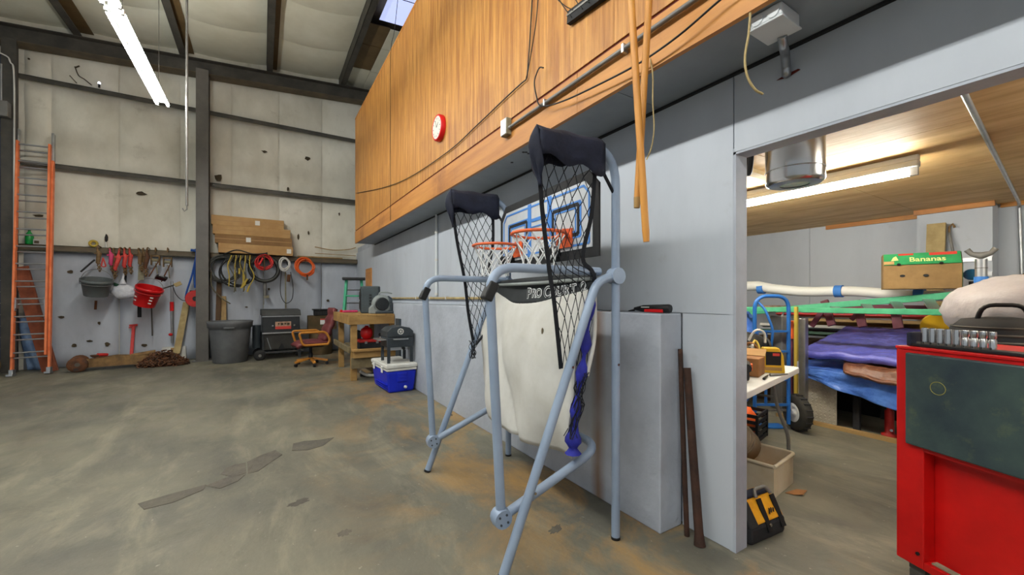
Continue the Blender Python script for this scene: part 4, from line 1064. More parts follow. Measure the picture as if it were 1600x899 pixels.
# lower U tube
part(MB().tube(rp([g(.065, .64, .255), g(.065, .055, .49), g(WID - .065, .055, .49), g(WID - .065, .64, .255)], .13, 8), rt, 12), 'lower_frame', 'tube_blue')
for w_, f_, z_ in ((-.026, .52, .37), (-.026, 0, .95), (-.026, 0, 1.43), (-.026, .3, .96), (WID - .03, .5, .41)):
    part(MB().lathe([(.007, 0), (.007, .006)], 8, m=frame(g(w_, f_, z_), GF, (0, 0, 1))), 'bolt', 'chrome')
# backboard
BF = .075
def bb(w_, z_, o=0.0): return g(w_, BF + o, z_)
def brect(w0, w1, z0, z1, o, th=.004):
    m_ = frame(bb(0, 0, o), GW, (0, 0, 1))
    return MB().add([bb(a, z, o + d) for a in (w0, w1) for z in (z0, z1) for d in (0, th)], [(0, 1, 3, 2), (4, 6, 7, 5), (0, 4, 5, 1), (2, 3, 7, 6), (0, 2, 6, 4), (1, 5, 7, 3)])
b0, b1, z0, z1 = .035, WID - .035, 1.54, 2.03
mm = frame(bb(0, 0, 0), GW, (0, 0, 1))
part(MB().prism([(b0, z0), (b1, z0), (b1, z1 - .09), (b1 - .09, z1), (b0 + .09, z1), (b0, z1 - .09)], .012, m=frame(bb(0, 0, .012), GW, (0, 0, 1))), 'backboard', 'black_matte')
part(MB().prism([(b0 + .05, z0 + .055), (b1 - .05, z0 + .055), (b1 - .05, z1 - .12), (b1 - .115, z1 - .055), (b0 + .115, z1 - .055), (b0 + .05, z1 - .12)], .004, m=frame(bb(0, 0, .017), GW, (0, 0, 1))), 'board_panel', 'board_white')
oo = .0175
edge = [(b0 + .075, z0 + .08), (b1 - .075, z0 + .08), (b1 - .075, z1 - .13), (b1 - .125, z1 - .08), (b0 + .125, z1 - .08), (b0 + .075, z1 - .13)]
ln = MB()
for (a, c), (b_, d) in zip(edge, edge[1:] + edge[:1]):
    ln.bar(bb(a, c, oo + .001), bb(b_, d, oo + .001), .012, .004, GF)
part(ln, 'border_line', 'board_blue')
mid = WID / 2
for w_ in (mid - .13, mid + .13): part(brect(w_ - .022, w_ + .022, z0 + .06, z1 - .06, oo), 'stripe', 'board_blue')
part(brect(mid - .1, mid + .1, 1.84, 1.862, oo), 'stripe', 'board_blue'); part(brect(mid - .1, mid + .1, 1.80, 1.808, oo), 'stripe', 'board_blue')
HW = (.345, .955)
for h_ in HW:
    for m_, e, th_, off in (('board_blue', .155, .016, oo), ('black_matte', .135, .022, oo + .001), ('board_blue', .108, .010, oo + .001)):
        f_ = MB()
        zc = 1.77
        for a, b_, c, d in ((-e, e, .1 * e / .155, 0), (-e, e, -.1 * e / .155, 0)):
            f_.bar(bb(h_ - e, zc + c, off), bb(h_ + e, zc + c, off), th_, .004, GF)
        for s_ in (-1, 1): f_.bar(bb(h_ + s_ * e, zc - .1 * e / .155, off), bb(h_ + s_ * e, zc + .1 * e / .155, off), th_, .004, GF)
        part(f_, 'target_square', m_)
# hoops with nets
for h_ in HW:
    c = g(h_, BF + .205, 1.686)
    hp = MB().torus(c, .16, .0095, 32, 8)
    o = part(hp, 'hoop', 'hoop_orange')
    br = MB().bar(g(h_ - .05, BF + .02, 1.68), g(h_ - .03, BF + .06, 1.68), .012, .09, (0, 0, 1)).bar(g(h_, BF + .012, 1.67), g(h_, BF + .03, 1.67), .16, .11, (0, 0, 1))
    for s_ in (-1, 1): br.tube([g(h_ + s_ * .06, BF + .03, 1.68), g(h_ + s_ * .055, BF + .06, 1.684)], .012, 6)
    x = br.build('hoop_bracket', 'hoop_orange', t, world=True)
    nt_ = MB()
    n = 10
    lev = [(.158, 0), (.13, -.055), (.108, -.11), (.095, -.165), (.10, -.215)]
    for k in range(n):
        for dr_ in (1, -1):
            pts = []
            for i, (rr, zz) in enumerate(lev):
                a = 2 * math.pi * (k + dr_ * i * .5) / n
                pts.append(c + Vector((rr * math.cos(a), rr * math.sin(a), zz)))
            nt_.tube(spline(pts, 2), .0042, 5)
    nt_.build('hoop_net', 'net_white', t, world=True)
    sb = MB().box(g(h_ + .12, BF + .05, 1.60), (.07, .14, .06), (0, 0, .08)); sb.build('score_sensor', 'black', t, world=True, bevel=.008)
# cloth hoods on the top bars
for w_, s_ in ((0, -1), (WID, 1)):
    def hood(s, q, w_=w_):
        f_ = .10 + .40 * s
        ring = [(-.034, -.115 - .05 * (1 - s)), (-.034, .0), (0, .034), (.034, 0), (.034, -.115 + .03 * math.sin(6 * s))]
        k = q * 4
        i = min(3, int(k)); r_ = k - i
        ww = ring[i][0] + (ring[i + 1][0] - ring[i][0]) * r_
        zz = ring[i][1] + (ring[i + 1][1] - ring[i][1]) * r_
        return g(w_ + ww * (1 + .1 * math.sin(9 * s)), f_, 2.12 + zz * (1 + .12 * math.sin(13 * s + q)))
    part(MB().grid(hood, 14, 12), 'hood_cloth', 'navy_cloth', solid=.004)
    # drooping front flap gathered at the tip
    def flap(s, q, w_=w_):
        c_ = 1 - q ** 1.4
        ww = (-.037 + .074 * s) * (c_ * (1 + .9 * math.sin(math.pi * min(1, 1.5 * q)) * (1 - q)) + .12)
        zz = (.036 * math.sin(math.pi * s) - .115 * (abs(s - .5) * 2) ** 3) * c_
        return g(w_ + ww, .498 + .05 * math.sin(math.pi * s) * math.sin(math.pi * min(1, q * 1.2)) - .02 * q + .008 * math.sin(16 * s) * q, 2.12 + zz - .26 * q)
    part(MB().grid(flap, 12, 10), 'hood_flap', 'navy_cloth', solid=.004)
    # straps and side net
    top_f, top_r = g(w_, .49, 2.05), g(w_, .14, 1.99)
    in_ = .04 if w_ == 0 else -.04
    zb = 1.28 if w_ == 0 else 1.2
    fe = [top_f, g(w_ + in_ * .5, .455, 1.75), g(w_ + in_, .40, 1.45), g(w_ + in_, .37, zb), g(w_ + in_, .33, .95 if w_ == 0 else .98)]
    re = [top_r, g(w_ + in_ * .5, .15, 1.75), g(w_ + in_, .19, 1.52), g(w_ + in_, .11, 1.40), g(w_ + in_, .16, .95 if w_ == 0 else .98)]
    fs, rs = spline(fe, 6), spline(re, 6)
    for e_ in (fs, rs if w_ else rs[:19]):
        sm = MB()
        for a, b_ in zip(e_, e_[1:]): sm.bar(a, b_ + (b_ - a) * .08, .024, .004, GW)
        part(sm, 'net_strap', 'net_black')
    part(MB().tube(spline([g(w_, .10, 2.0), g(w_, .05, 1.93), g(w_, .0, 1.86)], 4), .009, 6), 'corner_strap', 'net_black')
    def netp(s, q):
        k = q * (len(fs) - 1)
        i = min(len(fs) - 2, int(k)); r_ = k - i
        a = fs[i].lerp(fs[i + 1], r_); b_ = rs[i].lerp(rs[i + 1], r_)
        return a.lerp(b_, s) + GW * (.02 * math.sin(3.1 * s) * math.sin(7 * q + w_))
    nb = MB()
    nc, nr = 5, 17
    rn = random.Random(int(w_ * 10) + 1)
    J = {}
    for j in range(nr + 1):
        for i in range(nc + 1):
            s_i = (i + (.5 if j % 2 else 0)) / (nc + .5)
            J[i, j] = netp(min(1, s_i + rn.uniform(-.018, .018)), min(1, max(0, j / nr + rn.uniform(-.006, .006))))
    for j in range(nr):
        for i in range(nc + 1):
            nb.tube([J[i, j], J[i, j + 1]], .0026, 4)
            k2 = i + (1 if j % 2 else -1)
            if 0 <= k2 <= nc: nb.tube([J[i, j], J[k2, j + 1]], .0026, 4)
    part(nb, 'side_net', 'net_black')
# thin front rod and dark banner with lettering below the hoops
rod = spline([g(.05, .12, 1.415), g(.4, .2, 1.405), g(.8, .215, 1.405), g(WID - .05, .12, 1.415)], 8)
part(MB().tube(rod, .011, 8), 'ramp_rod', 'fan_grey')
def ban(s, q):
    w_ = .04 + (WID - .08) * s
    sag = .045 * math.sin(math.pi * s) * q
    f_ = .10 + .085 * math.sin(math.pi * s) + .03 * q
    return g(w_, f_, 1.445 - (.075 + .10 * math.sin(math.pi * min(1, max(0, s))) ** .45) * q)
part(MB().grid(ban, 24, 8), 'banner', 'banner', solid=.004)
def ban_pt(s, q, o=.006): return Vector(ban(s, q)) + GF * o
letters = 'PRO COURT 2'
big = {0: 1.25, 4: 1.3}
# lettering runs from the far side (left in view) to the near side
cx = .475
wid_ = .0385
for i, ch in enumerate(letters):
    if ch == ' ':
        cx -= .02; continue
    k = 1.3 if ch in 'PC' and i in (0, 4) else 1.0
    s_ = cx - wid_ * k * .5
    q = .60
    p0, p1 = ban_pt(s_ + .01, q), ban_pt(s_ - .01, q)
    xdir = (p1 - p0)
    dz_ = .012 * (1 if k > 1 else 0)
    for off, mm_, oo_ in ((.0045, 'net_white', .007), (-.0012, 'black', .0095)):
        mt = frame(ban_pt(s_, q, oo_) + Vector((0, 0, -.004)), xdir, (0, 0, 1))
        text(ch, .074 * k, mm_, t, t.matrix_basis.inverted() @ mt, 'lettering', .001, off, .18)
    cx -= wid_ * k + .004
# white ball-return cloth hanging below the banner
def cloth(s, q):
    w_ = .05 + (WID - .10) * s
    edge_ = .86 - .02 * math.sin(3.1 * s) + .05 * math.sin(2.2 * s + .8)
    z_ = 1.36 - .075 * math.sin(math.pi * s) - q * (edge_ + .06 * math.sin(math.pi * s) - .075 * math.sin(math.pi * s))
    f_ = .13 + .08 * math.sin(math.pi * s) + .30 * q * (1 - .75 * q) * 1.2 + .03 * math.sin(7 * s + 2.5 * q) * q + .02 * math.sin(15 * s - 4 * q) * q + .035 * mnoise.noise(Vector((s * 4 + q * 1.5, q * 2.5, 2))) * min(1, q * 3) - .05 * q * max(0, 1 - abs(s - .82 + .35 * q) / .06)
    return g(w_, f_, z_)
part(MB().grid(cloth, 36, 30), 'return_cloth', 'ramp_cloth', solid=.003)
mark = cloth(.22, .22)
part(MB().ell(Vector(mark) + GF * .006, (.006, .008, .02), 8, 6), 'cloth_stain', 'steel_brown')
# royal blue side gusset with net bunch hanging at the near end
gus = spline([g(.035, .14, 1.32), g(.035, .17, 1.1), g(.03, .2, .95), g(.03, .24, .75), g(.03, .26, .58), g(.03, .26, .5)], 5)
part(MB().tube(gus, [.02 + .012 * math.sin(i * 1.3) + (.014 if i > 17 else 0) for i in range(len(gus))], 8), 'side_gusset', 'royal_cloth')
part(MB().tube(spline([g(.03, .12, 1.33), g(.02, .13, 1.1), g(.02, .18, .9)], 5), .012, 6), 'cloth_hem', 'ramp_cloth')
nb = MB(); rn = random.Random(6)
for k in range(16):
    a = g(.01 + rn.uniform(-.03, .03), .19 + rn.uniform(-.03, .03), .92)
    pts = [a] + [g(.02 + rn.uniform(-.035, .035), .2 + .08 * q + rn.uniform(-.03, .03), .92 - .33 * q) for q in (.25, .5, .75, 1)]
    nb.tube(spline(pts, 3), .0025, 4)
part(nb, 'net_bunch', 'net_black')
nb = MB()
for k in range(12):
    pts = [g(WID - .06 + rn.uniform(-.03, .03), .34 + rn.uniform(-.03, .03), .98 - .14 * q) for q in (0, .35, .7, 1)]
    nb.tube(spline(pts, 3), .0025, 4)
part(nb, 'net_bunch', 'net_black')
part(MB().tube(spline([g(WID - .03, .06, 1.36), g(WID - .08, .2, 1.1), g(WID - .1, .33, .95)], 5), .01, 6), 'cloth_hem', 'net_black')
# ------------------------------------------------------------------ red tool cabinet in the doorway
mat('tool_red', (196, 18, 16), (176, 12, 12), 5, 0.35, 0, 0.03, 20)
mat('mat_green', (62, 78, 74), (40, 52, 60), 5, 0.4, 0, 0.1, 20, 7, 0.35, 0.7, col3=(108, 116, 74), scale3=7, lo3=0.58, hi3=0.85)
mat('yellow_ring', (150, 140, 60), rough=0.7)
mat('tarp_purple', (112, 114, 206), (84, 88, 184), 7, 0.3, 0, 1.0, 9)
mat('tarp_blue', (92, 140, 226), (66, 110, 206), 7, 0.3, 0, 1.0, 9)
mat('tarp_brown', (132, 88, 66), (106, 68, 50), 7, 0.35, 0, 1.0, 9)
mat('ladder_green', (84, 178, 134), (66, 156, 114), 6, 0.5)
mat('truck_blue', (36, 100, 176), rough=0.4)
mat('maroon', (116, 56, 68), (92, 42, 54), 8, 0.6)
mat('plate_alu', (204, 198, 180), (176, 168, 148), 6, 0.4, 0.15)
mat('banana_green', (52, 160, 96), (40, 140, 82), 9, 0.7)
mat('banana_side', (30, 92, 56), (24, 74, 44), 9, 0.7)
mat('banana_kraft', (160, 128, 82), (134, 106, 68), 5, 0.8)
mat('lettering_cream', (222, 232, 150), rough=0.7)
mat('bag_yellow', (228, 164, 28), (206, 140, 20), 8, 0.8, bump=0.2)
mat('tote_clear', (206, 196, 174), (192, 176, 146), 5, 0.4, trans=0.15)
mat('yellow_tool', (214, 170, 36), rough=0.45)
mat('kraft', (150, 104, 60), (126, 84, 46), 6, 0.8)
mat('pvc_white', (234, 234, 228), rough=0.4)
mat('tape_blue', (62, 126, 206), rough=0.6)
mat('rubber_tread', (40, 38, 34), (56, 54, 48), 10, 0.85)
mat('bin_brown', (126, 110, 88), (104, 90, 70), 4, 0.6)
mat('bin_inner', (70, 30, 20), rough=0.8)
mat('sack_grey', (196, 191, 192), (176, 170, 172), 4, 0.4, 0, 0.9, 7)
mat('teal', (40, 110, 150), rough=0.5)
CA = Vector((2.43, .63, 0)); CE = Vector((-.379, -.925, 0)).normalized(); CN = Vector((.925, -.379, 0)).normalized()
t = thing('tool_cabinet', 'tall red rolling tool cabinet with a dark green mat panel in the doorway', 'tool cabinet', CA + CE * .45 + CN * .25)
def k_(a, n, z): return CA + CE * a + CN * n + Vector((0, 0, z))
def cbox(a0, a1, n0, n1, z0, z1): return MB().add([k_(a, n, z) for a in (a0, a1) for n in (n0, n1) for z in (z0, z1)], [(0, 1, 3, 2), (4, 6, 7, 5), (0, 4, 5, 1), (2, 3, 7, 6), (0, 2, 6, 4), (1, 5, 7, 3)])
def cp(mb, nm, m, **kw): return mb.build(nm, m, t, world=True, **kw)
cp(cbox(.012, .9, .06, .48, .16, 1.085), 'body', 'tool_red')
cp(cbox(0, .105, 0, .06, .15, 1.085), 'corner_post', 'tool_red', bevel=.004)
cp(cbox(.795, .912, 0, .06, .15, 1.085), 'corner_post', 'tool_red', bevel=.004)
cp(cbox(.105, .795, 0, .06, .655, .70), 'rail', 'tool_red'); cp(cbox(.105, .795, 0, .06, 1.05, 1.085), 'rail', 'tool_red')
cp(cbox(.105, .795, 0, .06, .15, .185), 'rail', 'tool_red', bevel=.003)
cp(cbox(.12, .78, .02, .05, .1855, .19), 'kick_strip', 'webbing')
cp(cbox(0, .912, -.006, .49, 1.085, 1.098), 'top_lip', 'tool_red', bevel=.003)
cp(cbox(.05, .9, -.022, -.001, .675, 1.072), 'rubber_mat', 'mat_green', bevel=.006)
cp(MB().torus(k_(.17, -.0225, .94), .026, .0012, 28, 4, (0, math.pi / 2, math.atan2(CN.y, CN.x))), 'ring_mark', 'yellow_ring')
cp(MB().tube([k_(.085, -.006, .21), k_(.085, .004, .21)], .007, 10), 'bolt_hole', 'black')
for a, n in ((.06, .06), (.85, .06), (.06, .42), (.85, .42)):
    cp(MB().lathe([(.055, -.018), (.06, 0), (.055, .018)], 18, k_(a, n, .06), (math.pi / 2, 0, .6)), 'caster', 'rubber')
    cp(cbox(a - .03, a + .03, n - .03, n + .03, .115, .15), 'caster_plate', 'steel_dark'); cp(cbox(a - .028, a + .028, n - .004 - .03, n + .03, .06, .115), 'caster_fork', 'steel_dark', bevel=.004)
# socket rail and sockets
t = thing('socket_rail', 'black socket rail on top of the red cabinet', 'socket rail', k_(.38, .05, 1.098))
cp(cbox(.045, .46, .02, .085, 1.0985, 1.112), 'rail', 'black', bevel=.003)
for i in range(9): cp(cbox(.062 + i * .0275, .078 + i * .0275, .024, .03, 1.112, 1.12), 'clip', 'steel_dark')
cp(cbox(.028, .045, .015, .09, 1.0985, 1.16), 'end_stop', 'navy_cloth', bevel=.006)
for i in range(9):
    a = .072 + i * .0275
    big_ = i > 4
    p = k_(a, .055, 1.1135)
    r_ = .0132 - .0003 * i
    t = thing('socket', 'deep chrome socket, %s from the left on the rail' % ('first second third fourth fifth sixth seventh eighth ninth'.split()[i]), 'socket', p, 0, 'sockets on the cabinet rail')
    prof = [(r_, 0), (r_, .062), (r_ * .92, .066)] if not big_ else [(r_, 0), (r_, .034), (r_ * .82, .037), (r_ * .82, .041), (r_, .045), (r_, .064), (r_ * .9, .067)]
    MB().lathe(prof, 18).build('shell', 'chrome', t)
    MB().lathe([(r_ * .62, .0665), (r_ * .62, .0675)], 6).build('drive_hole', 'black', t)
# ribbed plastic case at the right edge
t = thing('ribbed_case', 'pale grey ribbed plastic case on the red cabinet at the right edge', 'case', k_(.60, .3, 1.098))
cp(cbox(.47, .85, .13, .42, 1.0985, 1.26), 'case', 'cord_white', bevel=.01)
for i in range(6): cp(cbox(.462, .47, .14, .41, 1.105 + i * .026, 1.118 + i * .026), 'rib', 'cord_white', bevel=.003)
# low cart behind the cabinet carrying the bags
t = thing('steel_cart', 'dark steel cart hidden behind the red cabinet', 'cart', (3.85, .42, 0))
MB().bx(3.35, 4.4, .08, .78, .94, .97).build('top', 'steel_dark', t, world=True, bevel=.004)
for x_ in (3.4, 4.35):
    for y_ in (.12, .74): MB().bx(x_ - .02, x_ + .02, y_ - .02, y_ + .02, 0, .94).build('leg', 'steel_dark', t, world=True)
MB().bx(3.36, 4.39, .09, .77, .2, .22).build('lower_shelf', 'steel_dark', t, world=True)
t = thing('black_tool_bag', 'soft black tool bag with a looped handle behind the socket rail', 'bag', (3.66, .50, .97), R(-70))
MB().lathe([(.16, 0), (.2, .05), (.2, .16), (.15, .215), (.05, .23)], 18).build('bag', 'black_matte', t); t.scale = (1, 1, 1)
MB().tube(rp([(-.1, -.06, .2), (-.08, -.08, .3), (.08, -.08, .3), (.1, -.06, .2)], .05, 4), .012, 8).build('handle', 'black', t)
for z_ in (.05, .09, .13, .17): MB().torus((0, 0, z_), .2 - .01 * (z_ > .16), .007, 24, 6).build('seam', 'steel_dark', t)
rq = random.Random(17)
p = at(1556, 490, 2.85)
t = thing('white_sack', 'large pale plastic sack lying behind the black tool bag', 'sack', (4.12, .45, .97))
MB().ell((0, 0, .25), (.27, .38, .24), 30, 18, jit=.04, rnd=rq).build('sack', 'sack_grey', t); MB().tube([(.16, -.3, .2), (.2, -.36, .16), (.24, -.4, .12)], [.08, .035, .05], 8).build('neck', 'sack_grey', t)
MB().ell((-.2, -.26, .1), (.07, .1, .05), 10, 6, jit=.1, rnd=rq).build('cloth', 'pink', t)
# ------------------------------------------------------------------ rack with diamond plate, tarps
t = thing('storage_rack', 'low steel rack with a diamond plate front under the tarps', 'rack', (5.4, 1.25, 0))
MB().bx(4.95, 5.76, 1.03, 2.1, .50, .54).build('deck', 'steel_dark', t, world=True)
for x_ in (4.98, 5.72):
    for y_ in (1.07, 1.58, 2.04): MB().bx(x_ - .025, x_ + .025, y_ - .025, y_ + .025, 0, .5).build('leg', 'black_matte', t, world=True)
MB().bx(5.735, 5.755, 1.03, 2.1, .0, .5).bx(4.98, 5.73, 2.07, 2.09, 0, .5).build('back_panel', 'black', t, world=True)
dp = MB().bx(4.935, 4.945, 1.73, 2.08, .0, .49).build('diamond_plate', 'plate_alu', t, world=True)
bump_ = MB().ell((0, 0, 0), (.003, .016, .0055), 8, 4, (R(45), 0, 0)).build('tread', 'plate_alu', dp)
bump_.location = tuple(Vector((4.9345, 1.75, .02)) - Vector((5.4, 1.25, 0)))
n_ = 0
for r_ in range(14):
    for c_ in range(9):
        o = bump_ if n_ == 0 else inst(bump_, dp)
        o.location = Vector((4.9345, 1.75 + c_ * .0385, .025 + r_ * .034)) - Vector((5.4, 1.25, 0))
        o.rotation_euler = (R(90) * ((r_ + c_) % 2), 0, 0)
        n_ += 1
solo('floor_board', MB().bar((4.86, 2.25, .018), (4.86, .55, .018), .05, .035), 'timber', 'thin wooden board on the floor along the front of the rack', 'board')
t = thing('bottle_jack', 'red bottle jack standing under the tarp at the rack front', 'jack', (5.06, 1.36, 0))
MB().lathe([(.06, 0), (.06, .02), (.035, .03), (.035, .24), (.02, .25), (.02, .3)], 14).build('cylinder', 'red_paint', t); MB().tube([(0, 0, .05), (-.06, -.03, .07)], .012, 8).build('valve', 'chrome', t)
t = thing('red_hose_reel', 'red ribbed hose standing at the right end of the rack', 'hose', (5.04, 1.21, 0))
MB().lathe([(.055, .0)] + [(.055 + .006 * (i % 2), .015 * i + .01) for i in range(22)], 14).build('hose', 'red_paint', t); MB().lathe([(.03, .33), (.03, .37)], 10).build('cap', 'black', t)
def heap(x0, x1, y0, y1, zf, zb, amp, seed, hang=None, th=.09):
    k = random.Random(seed); ph = [k.uniform(0, 6) for _ in range(8)]
    def fn(s, q):
        x = x0 + (x1 - x0) * s
        y = y0 + (y1 - y0) * q
        z = zf + (zb - zf) * s
        n1 = mnoise.noise(Vector((x * 5, y * 5, seed))); n2 = mnoise.noise(Vector((x * 13, y * 13, seed + 3))); n3 = mnoise.noise(Vector((x * 28, y * 20, seed + 7)))
        z += amp * 1.1 * (n1 + .8 * (abs(n2) - .25) + .45 * (abs(n3) - .25))
        return x, y, z
    return fn
# blue tarp draped over everything, hanging at the front
def bt(s, q):
    y = 1.02 + 1.12 * q
    k = .014 * (mnoise.noise(Vector((s * 9, q * 9, 1.5))) + .7 * (abs(mnoise.noise(Vector((s * 20, q * 24, 4.2)))) - .25))
    hem = .30 + .26 * max(0, (y - 1.2) / 1.0) ** 1.2
    if s < .3:
        z = hem + (.575 - hem) * (s / .3); x = 4.84 + .05 * math.sin(18 * q) * (1 - s / .3) * .4 - .02
    else:
        r_ = (s - .3) / .7
        x = 4.84 + .92 * r_ - .02; z = .575 + .07 * r_
    edge = max(0, (q - .9) / .1)
    return (x + k, y + .03 * math.sin(14 * s), max(.56, z - .02 * edge ** 1.5) + k * .8 if s >= .3 else z - .02 * edge + k * .3)
sheet(bt, 70, 70, 'blue_tarp', 'tarp_blue', 'bright blue tarp draped over the rack, hanging at the front', 'tarp', .006)
fn0 = heap(4.765, 5.7, 1.06, 1.90, .655, .79, .016, 4)
def slab(fn, th, name, m, label):
    mb = MB().grid(fn, 70, 70)
    mb.grid(lambda s, q: (fn(s, q)[0], fn(s, q)[1], fn(s, q)[2] - th), 22, 22)
    for a in (0, 1):
        mb.grid(lambda s, q, a=a: (fn(a, s)[0] + (.02 if a else -.02) * math.sin(math.pi * q), fn(a, s)[1], fn(a, s)[2] - th * q + .004 * math.sin(20 * s)), 22, 5)
        mb.grid(lambda s, q, a=a: (fn(s, a)[0], fn(s, a)[1] + (.02 if a else -.02) * math.sin(math.pi * q), fn(s, a)[2] - th * q), 22, 5)
    return solo(name, mb, m, label, 'tarp')
def skew(fn, f2): return lambda s, q: f2(*fn(s, q), s, q)
slab(skew(fn0, lambda x, y, z, s, q: (x, y - .3 * (1 - s) * q, z - .11 * (1 - .6 * q) * max(0, 1 - s / .04))), .04, 'brown_tarp', 'tarp_brown', 'folded brown tarp between the blue and the purple tarps')
fn1 = heap(4.88, 5.72, 1.04, 2.02, .765, .99, .012, 9)
pt_ = slab(skew(fn1, lambda x, y, z, s, q: (x, y - .12 * s * q, z)), .075, 'purple_tarp', 'tarp_purple', 'thick folded purple-blue tarp on top of the tarp heap')
# ------------------------------------------------------------------ hand truck
HL, HRt = Vector((4.16, 2.13, 0)), Vector((4.44, 1.95, 0))
hw = (HRt - HL); hwn = hw.normalized(); hf = Vector((hwn.y, -hwn.x, 0))
if hf.x > 0: hf = -hf
t = thing('hand_truck', 'blue steel hand truck with a looped handle and air-filled tyres', 'hand truck', (HL + HRt) / 2)
def ht(a, f_, z): return HL + hw * a + hf * f_ + Vector((0, 0, z))
def hp_(mb, nm, m, **kw): return mb.build(nm, m, t, world=True, **kw)
hp_(MB().tube(rp([ht(0, 0, .06), ht(0, 0, 1.33), ht(1, 0, 1.33), ht(1, 0, .06)], .13, 7), .018, 10), 'frame', 'truck_blue')
hp_(MB().tube(rp([ht(.1, .0, 1.27), ht(.2, .06, 1.2), ht(.36, .1, 1.0), ht(.36, .06, .8)], .06, 4), .012, 8), 'handle', 'truck_blue')
for z_ in (.25, .5, .78, .98): hp_(MB().bar(ht(0, 0, z_), ht(1, 0, z_), .03, .02), 'crossbar', 'truck_blue')
hp_(MB().bar(ht(.33, 0, .25), ht(.33, 0, .98), .03, .014), 'centre_strut', 'truck_blue'); hp_(MB().bar(ht(0, -.09, .012), ht(1, -.09, .012), .14, .012), 'toe_plate', 'truck_blue')
hp_(MB().tube([ht(0, -.02, .19), ht(1.3, -.02, .19)], .012, 8), 'axle', 'steel_grey')
for a in (1.22, ):
    c = ht(a, .02, .18)
    rot = (math.pi / 2, 0, math.atan2(hwn.y, hwn.x) + math.pi / 2)
    hp_(MB().lathe([(.09, -.045), (.15, -.05), (.172, -.03), (.175, 0), (.172, .03), (.15, .05), (.09, .045)], 28, c, rot, caps=False), 'tyre', 'rubber_tread')
    hp_(MB().lathe([(.02, -.05), (.05, -.03), (.09, -.048), (.095, -.04), (.095, .04), (.09, .048), (.05, .03), (.02, .05)], 22, c, rot), 'rim', 'white_plastic')
    for i in range(18):
        an = 2 * math.pi * i / 18
        q = c + Vector((0, 0, 1)) * (.174 * math.sin(an)) + hf * (.174 * math.cos(an))
        hp_(MB().box(q, (.06, .02, .012), (0, 0, math.atan2(hwn.y, hwn.x))), 'tread_lug', 'rubber')
# grey cabinet, level, post, orange tool beside the hand truck
p = at(1222, 560, 4.75)
t = thing('grey_cabinet', 'plain grey metal box behind the blue hand truck', 'box', (5.26, 2.34, 0), R(-30))
MB().bx(-.12, .12, -.1, .1, 0, 1.1).build('body', 'steel_grey', t, bevel=.01); MB().tube(rp([(-.08, -.05, 1.1), (-.08, -.08, 1.15), (.08, -.08, 1.15), (.08, -.05, 1.1)], .02, 3), .01, 6).build('handle', 'white_plastic', t)
t = thing('spirit_level', 'long yellow spirit level standing on end by the hand truck', 'level', (4.68, 1.985, 0))
MB().bx(-.018, .018, -.014, .014, 0, 1.22).build('bar', 'cord_yellow', t, bevel=.003); MB().bx(-.015, .015, -.016, -.0142, .55, .66).build('vial', 'white_plastic', t)
t = thing('steel_post', 'pale grey steel post beside the yellow level', 'post', (4.77, 1.955, 0))
MB().bx(-.035, .035, -.03, .03, .0125, 1.10).build('post', 'alu', t, bevel=.004); MB().bx(-.04, .05, -.05, .05, 0, .012).build('base_plate', 'alu', t)
t = thing('orange_tool', 'orange tool with a dark handle standing by the steel post', 'tool', (4.96, 2.15, .0))
MB().bx(-.04, .04, -.03, .03, .86, 1.06).build('body', 'cord_orange', t, bevel=.012); MB().tube([(0, 0, 0), (0, 0, .88)], .018, 8).build('handle', 'maroon', t)
rj = random.Random(2)
t = solo('crumpled_tarp', MB().ell((4.86, 2.72, .62), (.27, .27, .62), 26, 18, jit=.05, rnd=rj), 'tarp_blue', 'crumpled light blue tarp heaped behind the hand truck handle', 'tarp')
# ------------------------------------------------------------------ roll, green ladder, slats, banana box
t = thing('white_roll', 'long white wrapped roll with blue tape bands across the pile', 'roll', (5.45, 2.2, 1.2))
ra, rb_ = onX(1164, 451, 5.45), onX(1500, 463, 5.45)
rpts = [ra.lerp(rb_, i / 12) + Vector((0, 0, .012 * math.sin(i * 1.1) + (.03 if i < 2 else 0))) for i in range(13)]
MB().tube(rpts, [.062 - .001 * i for i in range(13)], 14).build('roll', 'pvc_white', t, world=True)
for u in (1190, 1311, 1437):
    q = onX(u, 466, 5.45); tt = (q.y - ra.y) / (rb_.y - ra.y); c = ra.lerp(rb_, tt)
    MB().tube([c + Vector((0, .035, .006)), c + Vector((0, -.035, .006))], .068, 14).build('tape_band', 'tape_blue', t, world=True)
MB().box(ra + Vector((.0, .05, .05)), (.1, .12, .05), (.3, .2, 0)).build('tape_end', 'tape_blue', t, world=True, bevel=.01)
t = thing('green_stepladder', 'long green fibreglass stepladder lying on its side across the pile', 'ladder', (4.9, 1.9, 1.0))
a0, a1 = onX(1160, 489, 5.12), onX(1497, 461, 5.12)
c0, c1 = onX(1160, 483, 4.74), onX(1516, 489, 4.74)
MB().bar(a0, a1, .03, .062).build('side_rail', 'ladder_green', t, world=True, bevel=.005)
MB().bar(c0, c1, .03, .05).build('side_rail', 'ladder_green', t, world=True, bevel=.005)
for i, q in enumerate((.18, .36, .52, .66, .78, .9)):
    MB().bar(a0.lerp(a1, q) - Vector((0, 0, .02)), c0.lerp(c1, q) - Vector((0, 0, .02)), .075, .02).build('step', 'alu', t, world=True, bevel=.003)
